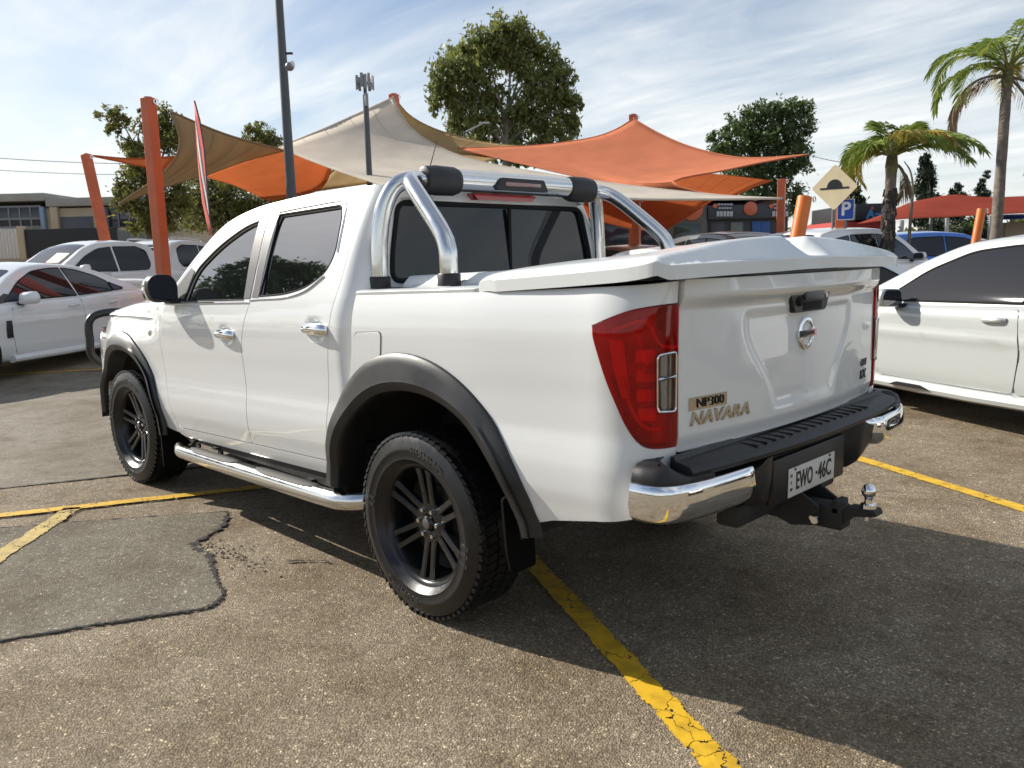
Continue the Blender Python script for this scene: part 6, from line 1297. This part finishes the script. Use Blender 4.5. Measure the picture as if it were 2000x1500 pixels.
def palm(label, crown_px, d, trunk_r, fronds, seed, dark_to=None, base_px=None):
    c = at(crown_px[0], crown_px[1], d); b = below(base_px if base_px else crown_px[0], crown_px[1] if base_px is None else 465, d); b = Vector((b.x, b.y, gz(b.x, b.y)))
    o = thing('palm_tree', label, 'palm', b, 0, 'palm trees'); t = c - b; mb = MB(); n = 24; r = np.random.default_rng(seed)
    mb.tube([t * (i / n) for i in range(n + 1)], [trunk_r * (1.15 - .25 * i / n) * (1 + r.normal(0, .035)) for i in range(n + 1)], 14); mb.build('trunk', PTR, o, smooth=60)
    mb = MB(); tn_ = t.normalized(); mb.tube([t - tn_ * .30, t - tn_ * .12, t + tn_ * .05, t + tn_ * .16], [trunk_r * .92, trunk_r * 1.12, trunk_r * .95, trunk_r * .25], 12); mb.build('crownshaft', mat('palm_crownshaft', (.13, .12, .05), .8, vary=.4, vscale=10), o, smooth=60)
    if dark_to:
        mb = MB(); k = dark_to
        for i in range(int(170)):
            f = r.uniform(.1, k); a = r.uniform(0, 2 * PI); q = t * f + Vector((math.cos(a), math.sin(a), 0)) * trunk_r * 1.0; mb.box(q, (.05, .07, .14), M=Matrix.Rotation(a, 3, 'Z') @ Matrix.Rotation(-.12, 3, 'Y'), taper=.7)
        bo_ = mb.build('leaf_boots', PTRD, o, smooth=0); tag(bo_, kind='stuff')
    ra = math.atan2(E2.y, E2.x)
    for i, (az, el, ln, dr, kd) in enumerate(fronds):
        m, rm, hg, ll = {'g': (P_GREEN, RACH, .12, .40), 'y': (P_YEL, RACH, .25, .38), 'd': (P_DEAD, RACHD, .9, .34)}[kd]
        frond(o, t + Vector((0, 0, -.05 if kd == 'd' else .05)), ra + R(az), R(el), ln, R(dr * (1 if kd == 'd' else .72)), m, rm, ll, seed=seed + i, hang=hg)
    return o
palm('tall palm with green crown and dry hanging fronds beside the red canopy', (1968, 145), 17, .105, [(180, 55, 2.1, 150, 'g'), (168, 30, 1.9, 120, 'g'), (200, 35, 1.8, 130, 'g'), (140, 65, 1.9, 120, 'g'), (225, 60, 1.8, 110, 'g'), (90, 70, 1.8, 90, 'g'), (270, 70, 1.9, 90, 'g'), (20, 65, 2.0, 110, 'g'), (0, 40, 2.0, 120, 'g'), (-25, 50, 2.0, 110, 'y'), (40, 75, 2.2, 70, 'g'), (-60, 60, 1.9, 110, 'g'), (60, 40, 1.9, 110, 'y'), (185, 15, 2.3, 110, 'd'), (172, 5, 2.0, 95, 'd'), (-5, -5, 2.2, 90, 'd'), (20, -20, 2.3, 70, 'd')], 40, base_px=1944)
palm('small palm with yellowing arching fronds behind the parking sign', (1742, 312), 15, .10, [(180, 55, 1.15, 150, 'g'), (172, 35, 1.05, 140, 'y'), (192, 48, 1.25, 175, 'y'), (150, 62, 1.0, 120, 'g'), (210, 60, 1.0, 130, 'g'), (5, 62, 1.35, 105, 'g'), (-6, 40, 1.75, 78, 'g'), (10, 50, 1.65, 88, 'g'), (-2, 30, 1.5, 70, 'g'), (-30, 66, 1.2, 110, 'y'), (35, 70, 1.2, 100, 'g'), (80, 72, 1.0, 100, 'g'), (270, 72, 1.0, 110, 'y'), (-60, 60, 1.1, 110, 'g'), (100, 84, .9, 60, 'g'), (30, 80, 1.0, 80, 'g'), (10, -10, .8, 100, 'd')], 70, dark_to=.80, base_px=1733)
# a slim dead trunk beside the small palm
q = below(1772, 470, 16); q.z = gz(q.x, q.y); dt = thing('dry_sapling', 'thin bent bare trunk just right of the small palm', 'tree', q); mb = MB(); pts = [at(px, py, 16) - q for px, py in ((1770, 470), (1779, 420), (1783, 370), (1778, 335), (1766, 315))]; mb.tube(cr([(0, 0, 0)] + [tuple(v) for v in pts[1:]], 5), [.040 - .0015 * i for i in range(21)], 8); mb.build('trunk', PTR, dt)
# trees on the open side of the lot: out of frame, they show in the side glass and paint
def far_copy(src, x, y, rz, sc, label):
    c = copy_tree(src); c.location = (x, y, 0); c.rotation_euler = (0, 0, rz); c.scale = (sc, sc, sc); c['label'] = label; return c
far_copy(rtree, 28.5, 11.6, R(100), 1.28, 'dense tree across the road on the sunny side of the lot')

# far wood and hedges round the flat: one mass
r_ = np.random.default_rng(99); cc = []; rr2 = []
for i in range(900):
    a = 2 * PI * i / 900 + r_.normal(0, .004); rad = r_.uniform(115, 150); hmax = 3.2 + 2.2 * (.5 + .5 * math.sin(a * 9) * math.sin(a * 23 + 1)) + r_.uniform(0, .8)
    for k in range(4):
        cc.append((-2.5 + rad * math.cos(a), 2.8 + rad * math.sin(a), r_.uniform(.3, hmax))); rr2.append(.9)
V, F = leaves(cc, rr2, 12, 1.1, .7, 0, 101); tl = mesh_np('distant_treeline', V, F, L_OLIVE, None); tag(tl, 'low hazy line of distant trees along the horizon', 'trees', kind='stuff')
